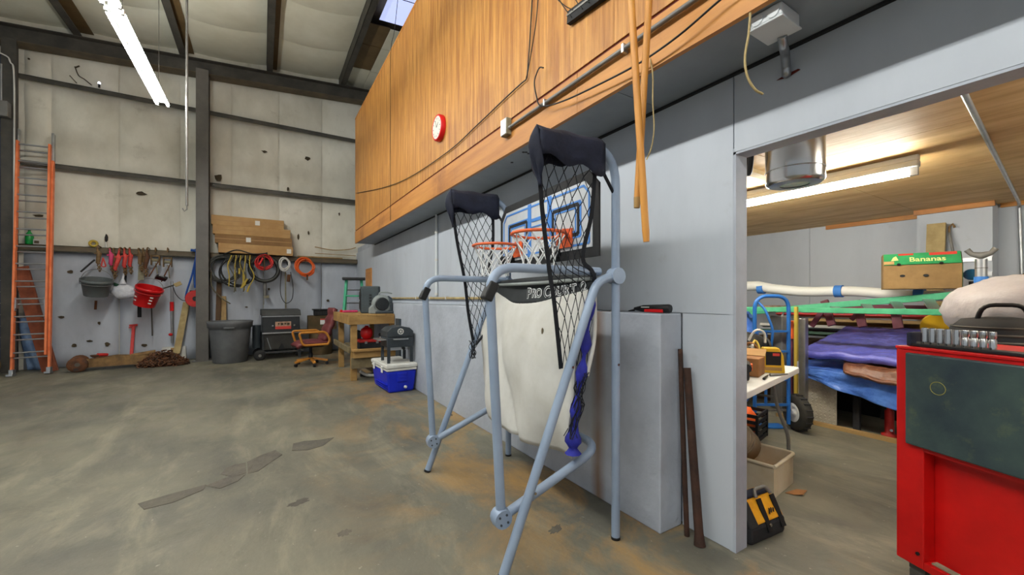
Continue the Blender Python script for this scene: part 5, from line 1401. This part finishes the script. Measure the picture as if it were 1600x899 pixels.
# rear legs of the ladder hanging below, maroon
t = thing('maroon_trestle', 'maroon wooden trestle legs standing between the ladder and the tarps', 'trestle', (5.3, 2.0, .6))
for u, du in ((1288, 12), (1338, 10), (1396, 8)):
    p, q = onX(u, 470, 5.38), onX(u + du, 522, 5.30)
    q.z = max(q.z, 1.01)
    MB().bar(p, q, .075, .03, (1, 0, 0)).build('leg', 'maroon', t, world=True, bevel=.004)
MB().bar(onX(1268, 510, 5.36), onX(1292, 476, 5.36), .05, .025, (1, 0, 0)).build('brace', 'maroon', t, world=True)
MB().bar(onX(1330, 500, 5.36), onX(1360, 470, 5.36), .04, .025, (1, 0, 0)).build('brace', 'maroon', t, world=True)
MB().bx(5.30, 5.40, .95, 2.1, 1.2, 1.24).build('top_beam', 'maroon', t, world=True)
for i, (m, x_, z_, y0, y1, lb) in enumerate((('green_dark', 5.845, .86, 1.1, 2.9, 'dark green board in the pile behind the purple tarp'), ('cooler_white', 5.845, .94, 1.1, 2.9, 'white board lying above the dark green board'), ('timber', 5.845, 1.02, 1.2, 2.8, 'tan board in the middle of the lumber pile'),
        ('red_paint', 5.845, 1.10, 1.0, 2.7, 'red painted board near the top of the lumber pile'), ('label_tan', 5.845, 1.18, 1.0, 2.9, 'pinkish panel lying under the white roll'), ('cardboard', 5.955, 1.0, .8, 2.4, 'cardboard coloured board at the back of the pile'), ('maroon', 5.955, .9, .9, 2.8, 'maroon board low at the back of the pile'))):
    solo('pile_board', MB().bar((x_, y1, z_), (x_, y0, z_ + .02), .1, .035, (.3, 0, 1)), m, lb, 'board', group='boards in the storage pile', bevel=.003)
solo('lumber_stack', MB().bx(5.5, 6.0, 2.2, 2.95, 0, .80).bx(5.79, 5.9, 1.05, 2.2, 0, .80), 'dark_wood', 'dark stacked lumber carrying the pile behind the rack', 'lumber')
mb = MB().lathe([(.12, 0), (.12, .03), (.08, .05), (.08, .07)], 24, (4.93, 1.0, 1.06), (0, R(70), R(15)))
solo('yellow_disc', mb, 'yellow_tool', 'yellow curved plastic disc under the right end of the green ladder', 'disc')
# banana box
bc = at(1441, 458, 3.62)
t = thing('banana_box', 'green and brown cardboard banana box tilted on top of the pile', 'box', (bc.x, bc.y, 1.392), R(-72))
tl = .035
MB().prism([(-.02, 0), (-.03, .215), (.05, .33), (.30, .33), (.30, .0)], .50, m=frame((-.26, 0, 0), (0, 1, 0), (0, 0, 1))).build('carton', 'banana_kraft', t, bevel=.005)
gb = frame((-.255, -.036, .222), (1, 0, 0), (0, .08, .115))
MB().bx(0, .49, 0, .128, -.002, .003, gb).build('green_band', 'banana_green', t)
MB().bx(.0, .07, .005, .04, .003, .0045, gb).build('print', 'cardboard', t); MB().prism([(.05, .045), (.1, .05), (.085, .1), (.065, .085)], .0015, m=gb @ Matrix.Translation((0, 0, .003))).build('print', 'lettering_cream', t)
MB().bx(.3, .47, .095, .125, .003, .0045, gb).build('red_print', 'label_red', t); MB().bx(.1, .2, .105, .125, .003, .0045, gb).build('red_print', 'label_red', t)
text('Bananas', .072, 'lettering_cream', t, gb @ Matrix.Translation((.285, .052, .0045)), 'lettering', .0005, .0012)
sd = frame((.2415, 0, 0), (0, 1, 0), (0, 0, 1))
MB().prism([(-.015, .005), (-.025, .21), (.05, .325), (.295, .325), (.295, .005)], .003, m=sd).build('side_panel', 'banana_side', t)
MB().bx(.04, .12, .08, .12, .003, .0045, sd).build('hand_hole', 'black', t); MB().bx(.17, .28, .02, .2, .003, .0045, sd).build('red_print', 'label_red', t)
for x_ in (-.13, .02): MB().lathe([(.012, 0), (.012, .003)], 12, m=frame((x_, -.0295, .12), (1, 0, 0), (0, 0, 1)) @ Matrix.Scale(1.5, 4, (1, 0, 0))).build('vent_hole', 'black', t)
MB().lathe([(.014, 0), (.014, .004)], 12, m=gb @ Matrix.Translation((.37, .002, 0))).lathe([(.014, 0), (.014, .004)], 12, m=gb @ Matrix.Translation((.1, .002, 0))).build('vent_hole', 'black', t)
# standing poles by the far wall
t = thing('leaning_plank', 'green-tan plank leaning against the white pilaster', 'plank', (6.03, 1.30, 0))
MB().bar((6.04, 1.30, 0), (6.07, 1.255, 2.10), .14, .035, (1, 0, 0)).build('plank', 'plank_pale', t, world=True)
t = thing('hooked_rod', 'thin grey rod with a brass hook leaning on the pilaster', 'rod', (5.9, .98, 0))
e0, e1 = onX(1492, 408, 6.05), onX(1483, 364, 6.1)
MB().tube([(6.03, e0.y - .05, 0), e0, e1], .012, 8).build('rod', 'steel_grey', t, world=True); MB().tube([e1, e1 + Vector((0, .0, .06)), e1 + Vector((0, -.025, .09)), e1 + Vector((0, -.04, .05))], .01, 6).build('hook', 'brass_rust', t, world=True)
q = at(1533, 440, 3.2)
t = thing('pipe_stand', 'silver pipe stand with a forked head and blue tape', 'pipe stand', (q.x, q.y, 0))
MB().lathe([(.034, 0), (.034, 1.62)], 16).build('pipe', 'alu', t); MB().lathe([(.04, 1.39), (.04, 1.48)], 16).build('tape_band', 'tape_blue', t); MB().lathe([(.036, 1.545), (.036, 1.552)], 16).build('collar', 'steel_grey', t)
MB().tube([(-.01, .075, 1.70), (-.005, .05, 1.665), (0, 0, 1.645), (.005, -.05, 1.665), (.01, -.075, 1.70)], [.02, .018, .03, .018, .02], 8).build('fork_head', 'steel_grey', t)
MB().lathe([(.14, 0), (.14, .012), (.04, .03)], 16).build('base', 'steel_dark', t)
for z_ in (1.70, 1.55): MB().bx(6.118, 6.135, .88, 1.08, z_ - .02, z_ + .02).build('wall_rail', 'alu', wf)
q = at(1518, 448, 3.6)
t = thing('teal_desk_fan', 'small dark stand with a teal round head behind the banana box', 'fan', (q.x, q.y, 0))
MB().tube([(0, 0, 0), (0, 0, 1.46)], .018, 8).build('pole', 'black', t); MB().ell((0, .0, 1.52), (.03, .055, .05), 14, 8).build('head', 'teal', t); MB().lathe([(.07, 0), (.07, .015)], 16).build('base', 'black', t); MB().tube([(0, -.02, 1.44), (.0, -.06, 1.4)], .012, 6).build('arm', 'black', t)
mb = MB().ell((6.26, .64, 1.42), (.05, .1, .16), 14, 10, jit=.05, rnd=rj)
t = solo('canvas_bag', mb, 'dark_wood', 'brown canvas bag hanging on the far wall at the right edge', 'bag')
# ------------------------------------------------------------------ folding table by the doorway and what lies on it
t = thing('folding_table', 'white plastic folding table with curved steel legs behind the doorway', 'table', (2.985, 1.79, 0), R(11))
poly = []
for cx_, cy_, a0_ in ((.65, .325, 0), (-.65, .325, 90), (-.65, -.325, 180), (.65, -.325, 270)):
    poly += [(cx_ + .05 * math.cos(R(a0_ + k * 30)), cy_ + .05 * math.sin(R(a0_ + k * 30))) for k in range(4)]
MB().prism(poly, .045, c=(0, 0, .70)).build('tabletop', 'white_plastic', t, bevel=.006)
for x_ in (-.5, .5):
    for s_ in (-1, 1):
        k = 1 if x_ > 0 else -1
        MB().tube(rp([(x_, s_ * .22, .70), (x_ + .06 * k, s_ * .24, .42), (x_ + .16 * k, s_ * .30, .18), (x_ + .16 * k, s_ * .30, .015)], .12, 5), .014, 8).build('leg', 'steel_grey', t)
        MB().lathe([(.018, 0), (.018, .02)], 10, (x_ + .16 * k, s_ * .30, 0)).build('foot', 'black', t)
    MB().tube([(x_ + .04 * k, -.235, .5), (x_ + .04 * k, .235, .5)], .01, 8).build('brace', 'steel_grey', t)
ZT = .746
t = thing('battery_charger', 'yellow cordless battery charger standing on the white table', 'charger', (3.28, 1.56, ZT), R(-48))
MB().prism([(-.075, 0), (.085, 0), (.075, .13), (.045, .19), (-.06, .19), (-.055, .05)], .07, m=frame((0, .035, 0), (1, 0, 0), (0, 0, 1))).build('body', 'yellow_tool', t, bevel=.01)
MB().bx(-.045, .055, -.038, -.0355, .06, .16).build('face', 'black', t); MB().bx(-.0, .045, -.0395, -.0385, .13, .15).build('label', 'label_red', t); MB().bx(-.05, .06, -.0385, -.0355, .02, .045).build('vent', 'bench_wood', t)
MB().tube([(-.06, 0, .15), (-.09, 0, .12)], .02, 8).build('plug', 'yellow_tool', t)
t = thing('black_duffel', 'shiny black duffel bag on the far side of the white table', 'bag', (3.55, 1.92, ZT + .008), R(-30))
MB().ell((0, 0, .13), (.22, .14, .135), 22, 12, jit=.02, rnd=rj).build('bag', 'black', t); MB().torus((.19, 0, .12), .09, .012, 20, 6, (0, math.pi / 2, 0)).build('end_piping', 'rubber', t)
MB().tube(rp([(-.02, -.12, .2), (.0, -.17, .3), (.1, -.15, .28), (.12, -.12, .18)], .05, 4), .009, 6).build('strap', 'cord_white', t)
t = thing('kraft_carton', 'torn brown carton on the white table next to the jamb', 'carton', (3.05, 1.60, ZT + .001), R(15))
MB().bx(-.09, .10, -.08, .08, 0, .13).build('carton', 'kraft', t, bevel=.006); MB().box((.10, -.02, .155), (.07, .13, .008), (0, -.7, 0)).build('flap', 'cardboard', t)
mb = MB().ell((3.08, 1.79, ZT + .24), (.11, .09, .035), 14, 8, jit=.15, rnd=rj)
t = thing('red_rags', 'red and white rags bundled on top of the table clutter', 'rags', (3.12, 1.80, ZT))
mb.build('rag', 'label_red', t, world=True); MB().ell((3.08, 1.81, ZT + .115), (.12, .09, .10), 14, 8, jit=.1, rnd=rj).build('rag', 'cooler_white', t, world=True)
for i in range(6):
    MB().tube(spline([(3.07 + .012 * i, 1.86, ZT + .19), (3.12 + .012 * i, 1.86, ZT + .26 - .02 * (i % 3)), (3.17 + .01 * i, 1.86, ZT + .2), (3.19 + .01 * i, 1.86, ZT + .03)], 4), .01, 6).build('cord', ('cord_yellow', 'cord_white', 'hose_tan')[i % 3], t, world=True)
t = thing('cord_tangle', 'tangle of yellow, white and brown tool cords heaped on the white table', 'cords', (3.335, 1.73, ZT))
rk = random.Random(31)
for i in range(14):
    MB().tube(spline([(rk.uniform(-.09, .09), rk.uniform(-.05, .05), rk.uniform(.012, .05)), (rk.uniform(-.09, .09), rk.uniform(-.05, .05), rk.uniform(.06, .2)), (rk.uniform(-.09, .09), rk.uniform(-.05, .05), rk.uniform(.08, .22)), (rk.uniform(-.09, .09), rk.uniform(-.05, .05), rk.uniform(.012, .1))], 5), .009, 6).build('cord', ('cord_yellow', 'cord_white', 'kraft', 'black', 'hose_tan')[i % 5], t)
t = thing('black_drill', 'black handheld drill lying at the front edge of the white table', 'power tool', (2.84, 1.51, ZT + .012), R(30))
MB().tube([(-.1, 0, .08), (.06, 0, .08), (.11, 0, .08)], [.03, .034, .015], 10).build('body', 'black', t); MB().bar((-.06, 0, .07), (-.09, 0, .0), .03, .05).build('grip', 'rubber', t, bevel=.008); MB().bx(-.04, .02, -.036, .036, .06, .1).build('band', 'cord_orange', t)
for i, (x_, y_, a, m, nm, lb) in enumerate(((3.0, 1.46, .3, 'black', 'screwdriver', 'black screwdriver lying at the table front edge'), (3.18, 1.46, -.3, 'steel_grey', 'wrench', 'grey wrench lying beside the charger'), (3.46, 1.58, .2, 'webbing', 'file_tool', 'short tan tool lying right of the charger'))):
    mb = MB().tube([(x_ - .08 * math.cos(a), y_ - .08 * math.sin(a), ZT + .01), (x_, y_, ZT + .01), (x_ + .08 * math.cos(a), y_ + .08 * math.sin(a), ZT + .01)], [.01, .009, .005], 6)
    solo(nm, mb, m, lb, 'tool')
# ------------------------------------------------------------------ on the storage floor by the jamb
t = thing('tool_bag', 'yellow and black canvas tool bag on the floor by the door jamb', 'tool bag', (2.345, 1.235, 0), R(-5))
MB().bx(-.155, .155, -.115, .115, 0, .095).build('base', 'black_matte', t, bevel=.018)
MB().prism([(-.112, .095), (-.05, .19), (.05, .19), (.112, .095)], .29, m=frame((-.145, 0, 0), (0, 1, 0), (0, 0, 1))).build('upper', 'bag_yellow', t, bevel=.01)
MB().prism([(-.118, .09), (-.053, .196), (.053, .196), (.118, .09)], .07, m=frame((-.155, 0, 0), (0, 1, 0), (0, 0, 1))).build('end_panel', 'black_matte', t, bevel=.006)
MB().bx(-.16, .16, -.03, .03, .188, .205).build('zip_flap', 'navy_cloth', t, bevel=.008)
for x_ in (-.005, .115):
    MB().bar((x_, -.128, .05), (x_, -.058, .197), .035, .008, (0, -1, .6)).build('strap', 'black', t)
MB().tube(rp([(-.01, -.05, .2), (.0, -.03, .235), (.1, -.03, .235), (.12, -.05, .2)], .02, 3), .01, 8).build('handle', 'steel_grey', t)
MB().lathe([(.008, 0), (.008, .006)], 8, (-.005, -.125, .085), (math.pi / 2, 0, 0)).build('rivet', 'chrome', t)
lg = frame((.058, -.093, .135), (1, 0, 0), (0, .062, .095))
for k in range(3): MB().box((0, 0, 0), (.008, .03 - .004 * k, .003), (0, 0, -.6)).build('emblem', 'black', t).matrix_basis = lg @ Matrix.Translation((-.02 + .018 * k, .002 * (k % 2), .001))
t = thing('plastic_tote', 'open translucent plastic tote on the storage floor behind the tool bag', 'tote', (2.985, 1.58, 0), R(7))
mb = MB()
for a in ((-.185, .185, -.23, -.224), (-.185, .185, .224, .23)): mb.bx(a[0], a[1], a[2], a[3], 0, .21)
for a in ((-.185, -.179, -.224, .224), (.179, .185, -.224, .224)): mb.bx(a[0], a[1], a[2], a[3], 0, .21)
mb.bx(-.179, .179, -.224, .224, 0, .006).build('tub', 'tote_clear', t)
mb = MB().tube(rp([(-.19, -.235, .21), (.19, -.235, .21), (.19, .235, .21), (-.19, .235, .21), (-.19, -.23, .21)], .03, 3), .012, 8); mb.build('rim', 'tote_clear', t)
MB().bx(-.165, .165, -.21, .21, .01, .045).build('contents', 'bag_yellow', t, bevel=.02)
t = thing('brown_bin', 'tipped ribbed brown bin lying in the translucent tote', 'bin', (2.985, 1.60, .045), R(7))
mx = Matrix.Translation((-.27, .03, .37)) @ Euler((0, R(122), 0)).to_matrix().to_4x4()
MB().lathe([(.095, 0), (.105, .1), (.11, .1), (.11, .13), (.113, .13), (.125, .36), (.122, .36), (.1, .02)], 22, m=mx, caps=False).lathe([(.095, 0), (.02, .001)], 22, m=mx, caps=False).build('bin', 'bin_brown', t)
MB().lathe([(.098, .015), (.121, .355)], 22, m=mx, caps=False).build('inner', 'bin_inner', t)
for i in range(3): MB().torus(tuple(mx @ Vector((0, 0, .16 + .035 * i))), .116 + .003 * i, .005, 22, 6, (0, R(122), 0)).build('rib', 'bin_brown', t)
t = thing('milk_crate', 'black slatted milk crate on the floor under the white table', 'crate', (3.90, 2.10, 0), R(12))
for z_ in (.0, .055, .11, .165, .22):
    MB().bx(-.16, .16, -.16, -.148, z_, z_ + .03).bx(-.16, .16, .148, .16, z_, z_ + .03).bx(-.16, -.148, -.148, .148, z_, z_ + .03).bx(.148, .16, -.148, .148, z_, z_ + .03).build('slat', 'black', t)
for x_ in (-.155, .155):
    for y_ in (-.155, .155): MB().bx(x_ - .01, x_ + .01, y_ - .01, y_ + .01, 0, .25).build('corner', 'black', t)
MB().bx(-.147, .147, -.147, .147, 0, .012).build('bottom', 'black', t)
MB().ell((0, -.02, .15), (.1, .1, .13), 12, 8, jit=.15, rnd=rj).build('contents', 'cord_orange', t)
t = thing('cable_bundle', 'bundle of grey and pink cables propped behind the tool bag', 'cables', (2.45, 1.43, 0))
for i in range(10):
    x0 = 2.32 + .018 * i
    MB().tube(spline([(x0, 1.62, .36 - .012 * i), (x0 + .05, 1.52, .28), (x0 + .11, 1.43, .14), (x0 + .14, 1.39, .02)], 4), .008, 6).build('cable', ('steel_grey', 'maroon', 'rubber', 'cord_white', 'cord_yellow')[i % 5], t, world=True)
t = solo('paper_sack', MB().ell((2.5, 1.84, .21), (.17, .1, .2), 14, 10, jit=.12, rnd=rj), 'bag_white', 'crumpled white paper sack between the tote and the wall', 'sack')
mb = MB().add([(0, 0, .002), (.13, -.03, .01), (.2, -.08, .004), (.06, -.11, .015), (.02, -.06, .006)], [(0, 1, 2, 3, 4)]); mb.v = [(x * .8 + 2.98, y * .8 + 1.33, z) for x, y, z in mb.v]
solo('cardboard_scrap', mb, 'kraft', 'torn scrap of brown cardboard on the storage floor', 'cardboard', solid=.004)
p = onZ(1192, 684)
solo('pink_scrap', MB().bar((p.x - .06, p.y, .003), (p.x + .05, p.y + .02, .003), .03, .004), 'pink', 'small pink scrap of paper on the floor by the milk crate', 'paper')
# ------------------------------------------------------------------ fittings under the storage ceiling
t = thing('vent_drum', 'shiny round metal vent drum hanging under the storage ceiling', 'vent', (2.55, 1.09, 1.95))
MB().lathe([(.125, 0), (.136, .008), (.141, .02), (.141, ZC - 1.951)], 32).build('drum', 'chrome', t); MB().lathe([(.07, -.003), (.12, -.001), (.125, .0)], 32, caps=False).build('ring', 'alu', t); MB().torus((0, 0, .075), .142, .003, 32, 6).build('band', 'alu', t)
t = thing('ceiling_fan_guard', 'black round fan guard beside the jamb under the storage ceiling', 'fan guard', (2.55, 1.34, ZC - .16), 0)
MB().torus((0, 0, .07), .1, .016, 24, 8, (math.pi / 2, 0, .6)).torus((0, 0, .07), .06, .006, 20, 6, (math.pi / 2, 0, .6)).build('guard', 'black', t); MB().bx(-.02, .02, -.02, .02, .16, .16).bx(-.015, .015, -.015, .015, .15, .16).build('bracket', 'black', t)
solo('ceiling_batten', MB().bar((2.75, 1.62, ZC - .016), (3.5, 1.62, ZC - .016), .07, .03), 'plank_pale', 'pale wooden batten fixed under the storage ceiling', 'batten')
mb = MB().tube(rp([onZ(1500, 130, 2.255), onZ(1508, 150, 2.255), (6.36, .74, 2.255), (6.378, .74, 2.18), (6.378, .72, 1.3)], .05, 4), .013, 8)
solo('ceiling_conduit', mb, 'alu', 'metal conduit crossing the storage ceiling and running down the far wall', 'conduit')
# ------------------------------------------------------------------ fittings on the timber box and partition
mat('clock_face', (232, 226, 214), (222, 214, 200), 20, 0.4)
mat('wood_pole', (214, 152, 72), (190, 124, 50), 6, 0.45, stretch=(1, 1, .2))
mat('pvc_box', (206, 210, 212), rough=0.45)
XP = XO - .001
mat('rust_dark', (74, 48, 36), (48, 34, 28), 9, 0.8, 0.1, 0.4, 40)
p = onX(689, 201, XP)
t = thing('wall_clock', 'round red-rimmed wall clock on the plywood', 'clock', (XP, p.y, p.z - .14))
MB().lathe([(.14, 0), (.14, .045), (.13, .055), (.118, .05)], 32, (0, 0, .14), (0, -math.pi / 2, 0)).build('case', 'red_plastic', t)
MB().lathe([(.12, .0505), (.02, .051)], 32, (0, 0, .14), (0, -math.pi / 2, 0)).build('dial', 'clock_face', t)
for i in range(12):
    a = i * math.pi / 6
    MB().box((-.0518, .095 * math.sin(a), .14 + .095 * math.cos(a)), (.001, .006, .02), (-a, 0, 0)).build('hour_mark', 'black', t)
MB().bar((-.0525, 0, .14), (-.0525, -.05, .18), .007, .001, (1, 0, 0)).build('hour_hand', 'black', t); MB().bar((-.0535, 0, .14), (-.0535, .03, .22), .005, .001, (1, 0, 0)).build('minute_hand', 'black', t)
# junction box and conduit along the fascia
p = onX(792, 201, XP - .02)
t = thing('junction_box', 'small grey junction box on the fascia at the conduit end', 'junction box', (XO - .0055, p.y, p.z - .06))
MB().bx(-.045, 0, -.045, .045, 0, .13).build('box', 'webbing', t, bevel=.004); MB().bx(-.049, -.045, -.04, .04, .006, .124).build('cover', 'alu', t); MB().lathe([(.014, 0), (.014, .03)], 10, (-.02, -.045, .05), (math.pi / 2, 0, 0)).build('connector', 'alu', t)
t = thing('fascia_conduit', 'steel conduit running along the timber fascia', 'conduit', (XO - .03, 1, 2.63))
MB().tube([(XO - .027, p.y - .07, p.z - .01), (XO - .027, -2.8, 2.63)], .0125, 10).build('pipe', 'steel_grey', t, world=True)
for y_ in (2.2, 1.5, .8, .1): MB().bx(XO - .042, XO - .006, y_ - .008, y_ + .008, 2.61, 2.655).build('clip', 'alu', t, world=True)
def cable(name, pts, m, label, r=.006, X=XO - .014, n=6):
    q = [onX(u, v, X) for u, v in pts]
    return solo(name, MB().tube(spline(q, n), r, 6), m, label, 'cable')
cable('draped_cable', [(557, 302), (600, 293), (640, 277), (700, 237), (745, 196), (790, 153), (815, 130), (822, 124), (824, 113), (828, 60), (833, -30)], 'black', 'thin black cable draped across the plywood past the clock', .005)
cable('twin_cable', [(822, 123), (826, 105), (832, 70), (838, 30), (842, -20)], 'rubber', 'second black wire running up the plywood beside the first', .004, XO - .03)
cable('curled_wire', [(849, 106), (843, 106), (838, 116), (835, 130), (838, 150), (846, 166), (880, 158), (940, 130), (1000, 98), (1060, 56), (1118, 6), (1150, -20)], 'black', 'black wire curling up from the conduit and following the fascia', .005, XO - .048)
cable('hanging_wire', [(622, -5), (616, 50), (611, 75), (610, 140), (610, 250), (610, 345)], 'black', 'fine dark wire hanging down the far plywood', .004, XO - .03)
# black rail with wires at the top edge
t = thing('cable_rail', 'short black metal rail with thin wires high on the plywood', 'rail', onX(889, 30, XO - .03))
a, b_ = onX(889, 29, XO - .02), onX(960, -24, XO - .02)
MB().bar(a, b_, .03, .075, (0, 0, 1)).build('rail', 'black_matte', t, world=True); MB().bar(a + Vector((-.012, 0, .012)), b_ + Vector((-.012, 0, .012)), .016, .012).build('slot', 'steel_grey', t, world=True)
for u0, v0, u1, v1 in ((868, -10, 893, 27), (872, 0, 896, 16), (894, -10, 910, 14), (904, -12, 921, 4)):
    MB().tube(spline([onX(u0, v0, XO - .02), onX((u0 + u1) / 2, (v0 + v1) / 2 + 2, XO - .03), onX(u1, v1, XO - .04)], 4), .003, 5).build('wire', 'black', t, world=True)
# two wooden poles hanging in front of the overhang
for (u0, u1, v1, d, lb) in ((987, 995, 325, 1.80, 'shorter wooden pole hanging in front of the fascia, crossing behind the other'), (1014, 1010, 378, 1.74, 'longer wooden pole hanging in front of the fascia, lower of the two')):
    pb_ = at(u1 if u1 != 1010 else 1010, v1, d)
    pt0 = at(u0 if u1 != 1010 else 986, 0, d) if u1 == 1010 else at(1014, 0, d)
    e = pb_ + (pt0 - pb_) * 1.6
    t = thing('hanging_pole', lb, 'pole', pb_, 0, 'wooden poles hanging by the overhang')
    MB().tube([pb_ + (pt0 - pb_) * .05, e], .0155, 12).build('shaft', 'wood_pole', t, world=True)
    MB().tube([pb_, pb_ + (pt0 - pb_) * .05], [.013, .016], 12).build('worn_tip', 'bench_wood' if v1 < 350 else 'wood_pole', t, world=True)
    MB().tube([e - (e - pb_).normalized() * .02, (XO - .001, e.y, e.z)], .006, 6).build('hanger', 'steel_dark', t, world=True)
# white box with flexible conduit under the soffit
q = onZ(1212, 44, ZS)
t = thing('soffit_box', 'white plastic junction box with ribbed flexible conduit under the soffit', 'junction box', (1.775, .83, ZS - .06))
MB().bx(1.70, 1.85, .77, .89, ZS - .055, ZS + .0).build('box', 'pvc_box', t, world=True, bevel=.008)
MB().bx(1.695, 1.855, .765, .895, ZS - .062, ZS - .055).build('cover', 'pvc_box', t, world=True, bevel=.003)
for y_ in (.80, .86): MB().lathe([(.022, 0), (.022, .004)], 14, (1.70, y_, ZS - .028), (0, -math.pi / 2, 0)).build('knockout', 'pvc_box', t, world=True)
fx = spline([(1.835, .83, ZS - .06), (1.88, .845, ZS - .08), (1.96, .875, ZS - .07), (2.025, .9, ZS - .09), (2.04, .905, ZS - .12), (2.056, .91, 2.345)], 12)
MB().tube(fx, [.0155 + .003 * (i % 2) for i in range(len(fx))], 12).build('flex_conduit', 'alu', t, world=True)
MB().prism([(-.05, 0), (-.02, .008), (.04, .012), (.05, .004), (.0, -.008)], .002, m=frame((XW - .0015, .905, 2.335), (0, -1, 0), (0, 0, 1))).build('hole_edge', 'seam_red', t, world=True)
q = [at(1180, 10, 1.62), at(1170, 50, 1.62), at(1164, 90, 1.62), at(1168, 120, 1.62), at(1180, 140, 1.62), at(1192, 147, 1.62)]
q[0] = Vector((XO - .0, q[0].y, q[0].z + .03))
solo('white_cable_end', MB().tube(spline(q, 6), .005, 6), 'plank_pale', 'cream cable end dangling from the fascia beside the white box', 'cable')
q = [onX(1016, 92, XO - .006), onX(1020, 118, XO - .03), onX(1020, 160, XO - .03), onX(1022, 200, XO - .03), onX(1018, 230, XO - .03), onX(1010, 250, XO - .03)]
solo('thin_white_cord', MB().tube(spline(q, 6), .0035, 6), 'plank_pale', 'thin pale cord hanging below the fascia behind the wooden poles', 'cord')
for u, v in ((800, 254), (818, 238), (822, 238), (826, 240)):
    pp = onZ(u, v, ZS); MB().lathe([(.012, 0), (.012, .003)], 10, (pp.x, pp.y, ZS - .0025)).build('screw_hole', 'black', ov)
# pipes on the partition
t = thing('wall_pipe', 'white vertical pipe with couplings on the far partition', 'pipe', onX(682, 463, XW - .02))
pa_, pb_ = onX(682, 462, XW - .02), onX(682, 336, XW - .02)
MB().tube([pa_, (pb_.x, pa_.y, ZS)], .019, 10).build('pipe', 'pvc_box', t, world=True)
for f_ in (.0, .47, .85): MB().tube([(pa_.x, pa_.y, pa_.z + .005 + f_), (pa_.x, pa_.y, pa_.z + .035 + f_)], .025, 10).build('coupling', 'cord_white', t, world=True)
t = thing('ledge_pipe', 'long cream pipe running level above the stem wall ledge', 'pipe', (XW - .03, 6, 1.29))
MB().tube([(XW - .022, 3.2, 1.307), (XW - .022, 7.9, 1.307)], .016, 10).build('pipe', 'plank_pale', t, world=True)
for y_ in (3.6, 4.3, 4.9, 5.5, 6.1): MB().bx(XW - .04, XW - .001, y_ - .012, y_ + .012, 1.29, 1.335).build('clamp', 'cord_white', t, world=True)
# item on the ledge
q = onX(1035, 488, 1.95)
t = thing('caulk_knife', 'black and red handheld tool lying on the end of the stem wall', 'tool', (1.945, 1.56, 1.2235), R(-80))
MB().tube([(-.13, 0, .022), (-.07, 0, .024), (.09, 0, .026), (.1, 0, .026)], [.008, .021, .026, .022], 12).build('body', 'black', t)
MB().bx(-.05, .065, -.028, -.018, .004, .022).build('red_grip', 'red_plastic', t, bevel=.003)
MB().bx(-.07, -.02, -.0275, -.022, .03, .036).build('print', 'cord_white', t)
MB().tube([(-.13, 0, .014), (-.17, 0, .008)], [.007, .003], 8).build('nose', 'black', t)
# rusty bars leaning in the corner
solo('rusty_bar', MB().tube([(1.965, 1.285, .0), (1.972, 1.295, .06), (1.99, 1.345, .5), (2.015, 1.395, .92)], [.030, .023, .022, .020], 8), 'rust_dark', 'rusty iron bar with a flared foot leaning on the partition', 'bar')
solo('rusty_bar', MB().tube([(1.985, 1.375, .0), (2.0, 1.408, .5), (2.018, 1.44, 1.02)], [.014, .014, .013], 8), 'rust_dark', 'thinner rusty bar leaning behind the flared one', 'bar')
# ------------------------------------------------------------------ pieces of parts go under their part
SUBS = {'hub': ('wheel',), 'hoop_net': ('hoop',), 'hoop_bracket': ('hoop',), 'rim': ('tyre', 'tub'), 'tread_lug': ('tyre',), 'caster_fork': ('caster',), 'caster_plate': ('caster',), 'caster_stem': ('caster',),
        'lettering': ('banner', 'green_band'), 'plate_mark': ('plate',), 'plate_band': ('plate',), 'hour_mark': ('dial',), 'hour_hand': ('dial',), 'minute_hand': ('dial',), 'cone': ('grille',), 'grille_bar': ('intake',),
        'print': ('pail', 'green_band', 'carton'), 'red_print': ('green_band', 'side_panel'), 'hand_hole': ('side_panel',), 'lamp_holder': ('tube',), 'stripe': ('board_panel',), 'border_line': ('board_panel',), 'target_square': ('board_panel',),
        'grip_cap': ('front_loop',), 'thermometer_spoke': ('thermometer',), 'handle_bar': ('handle_recess',), 'drive_hole': ('shell',), 'leg_foot': ('diagonal_leg',), 'post_foot': ('rear_post',), 'rail_cap': ('side_rail',), 'foot': ('side_rail', 'leg'),
        'cloth_stain': ('return_cloth',), 'clip': ('rail',), 'vent': ('body',), 'face': ('body',), 'plug': ('coil',), 'tape_strip': ('carton',), 'paper_label': ('carton', 'crate'), 'stamp': ('crate',), 'cover': ('box',), 'knockout': ('box',), 'emblem': ('upper',), 'hook': ('strap',)}
def mid(o):
    b = [o.matrix_basis @ Vector(c) for c in o.bound_box]
    return sum(b, Vector()) / 8
for root in [o for o in COL.objects if o.parent is None and 'category' in o]:
    kids = list(root.children)
    for k in kids:
        base = k.name.split('.')[0]
        for pn in SUBS.get(base, ()):
            cand = [p for p in kids if p.name.split('.')[0] == pn and p.parent == root and p is not k]
            cand = [p for p in cand if p.location.length < 1e-6 and tuple(p.rotation_euler) == (0, 0, 0)]
            if cand:
                k.parent = min(cand, key=lambda p: (mid(p) - mid(k)).length)
                break
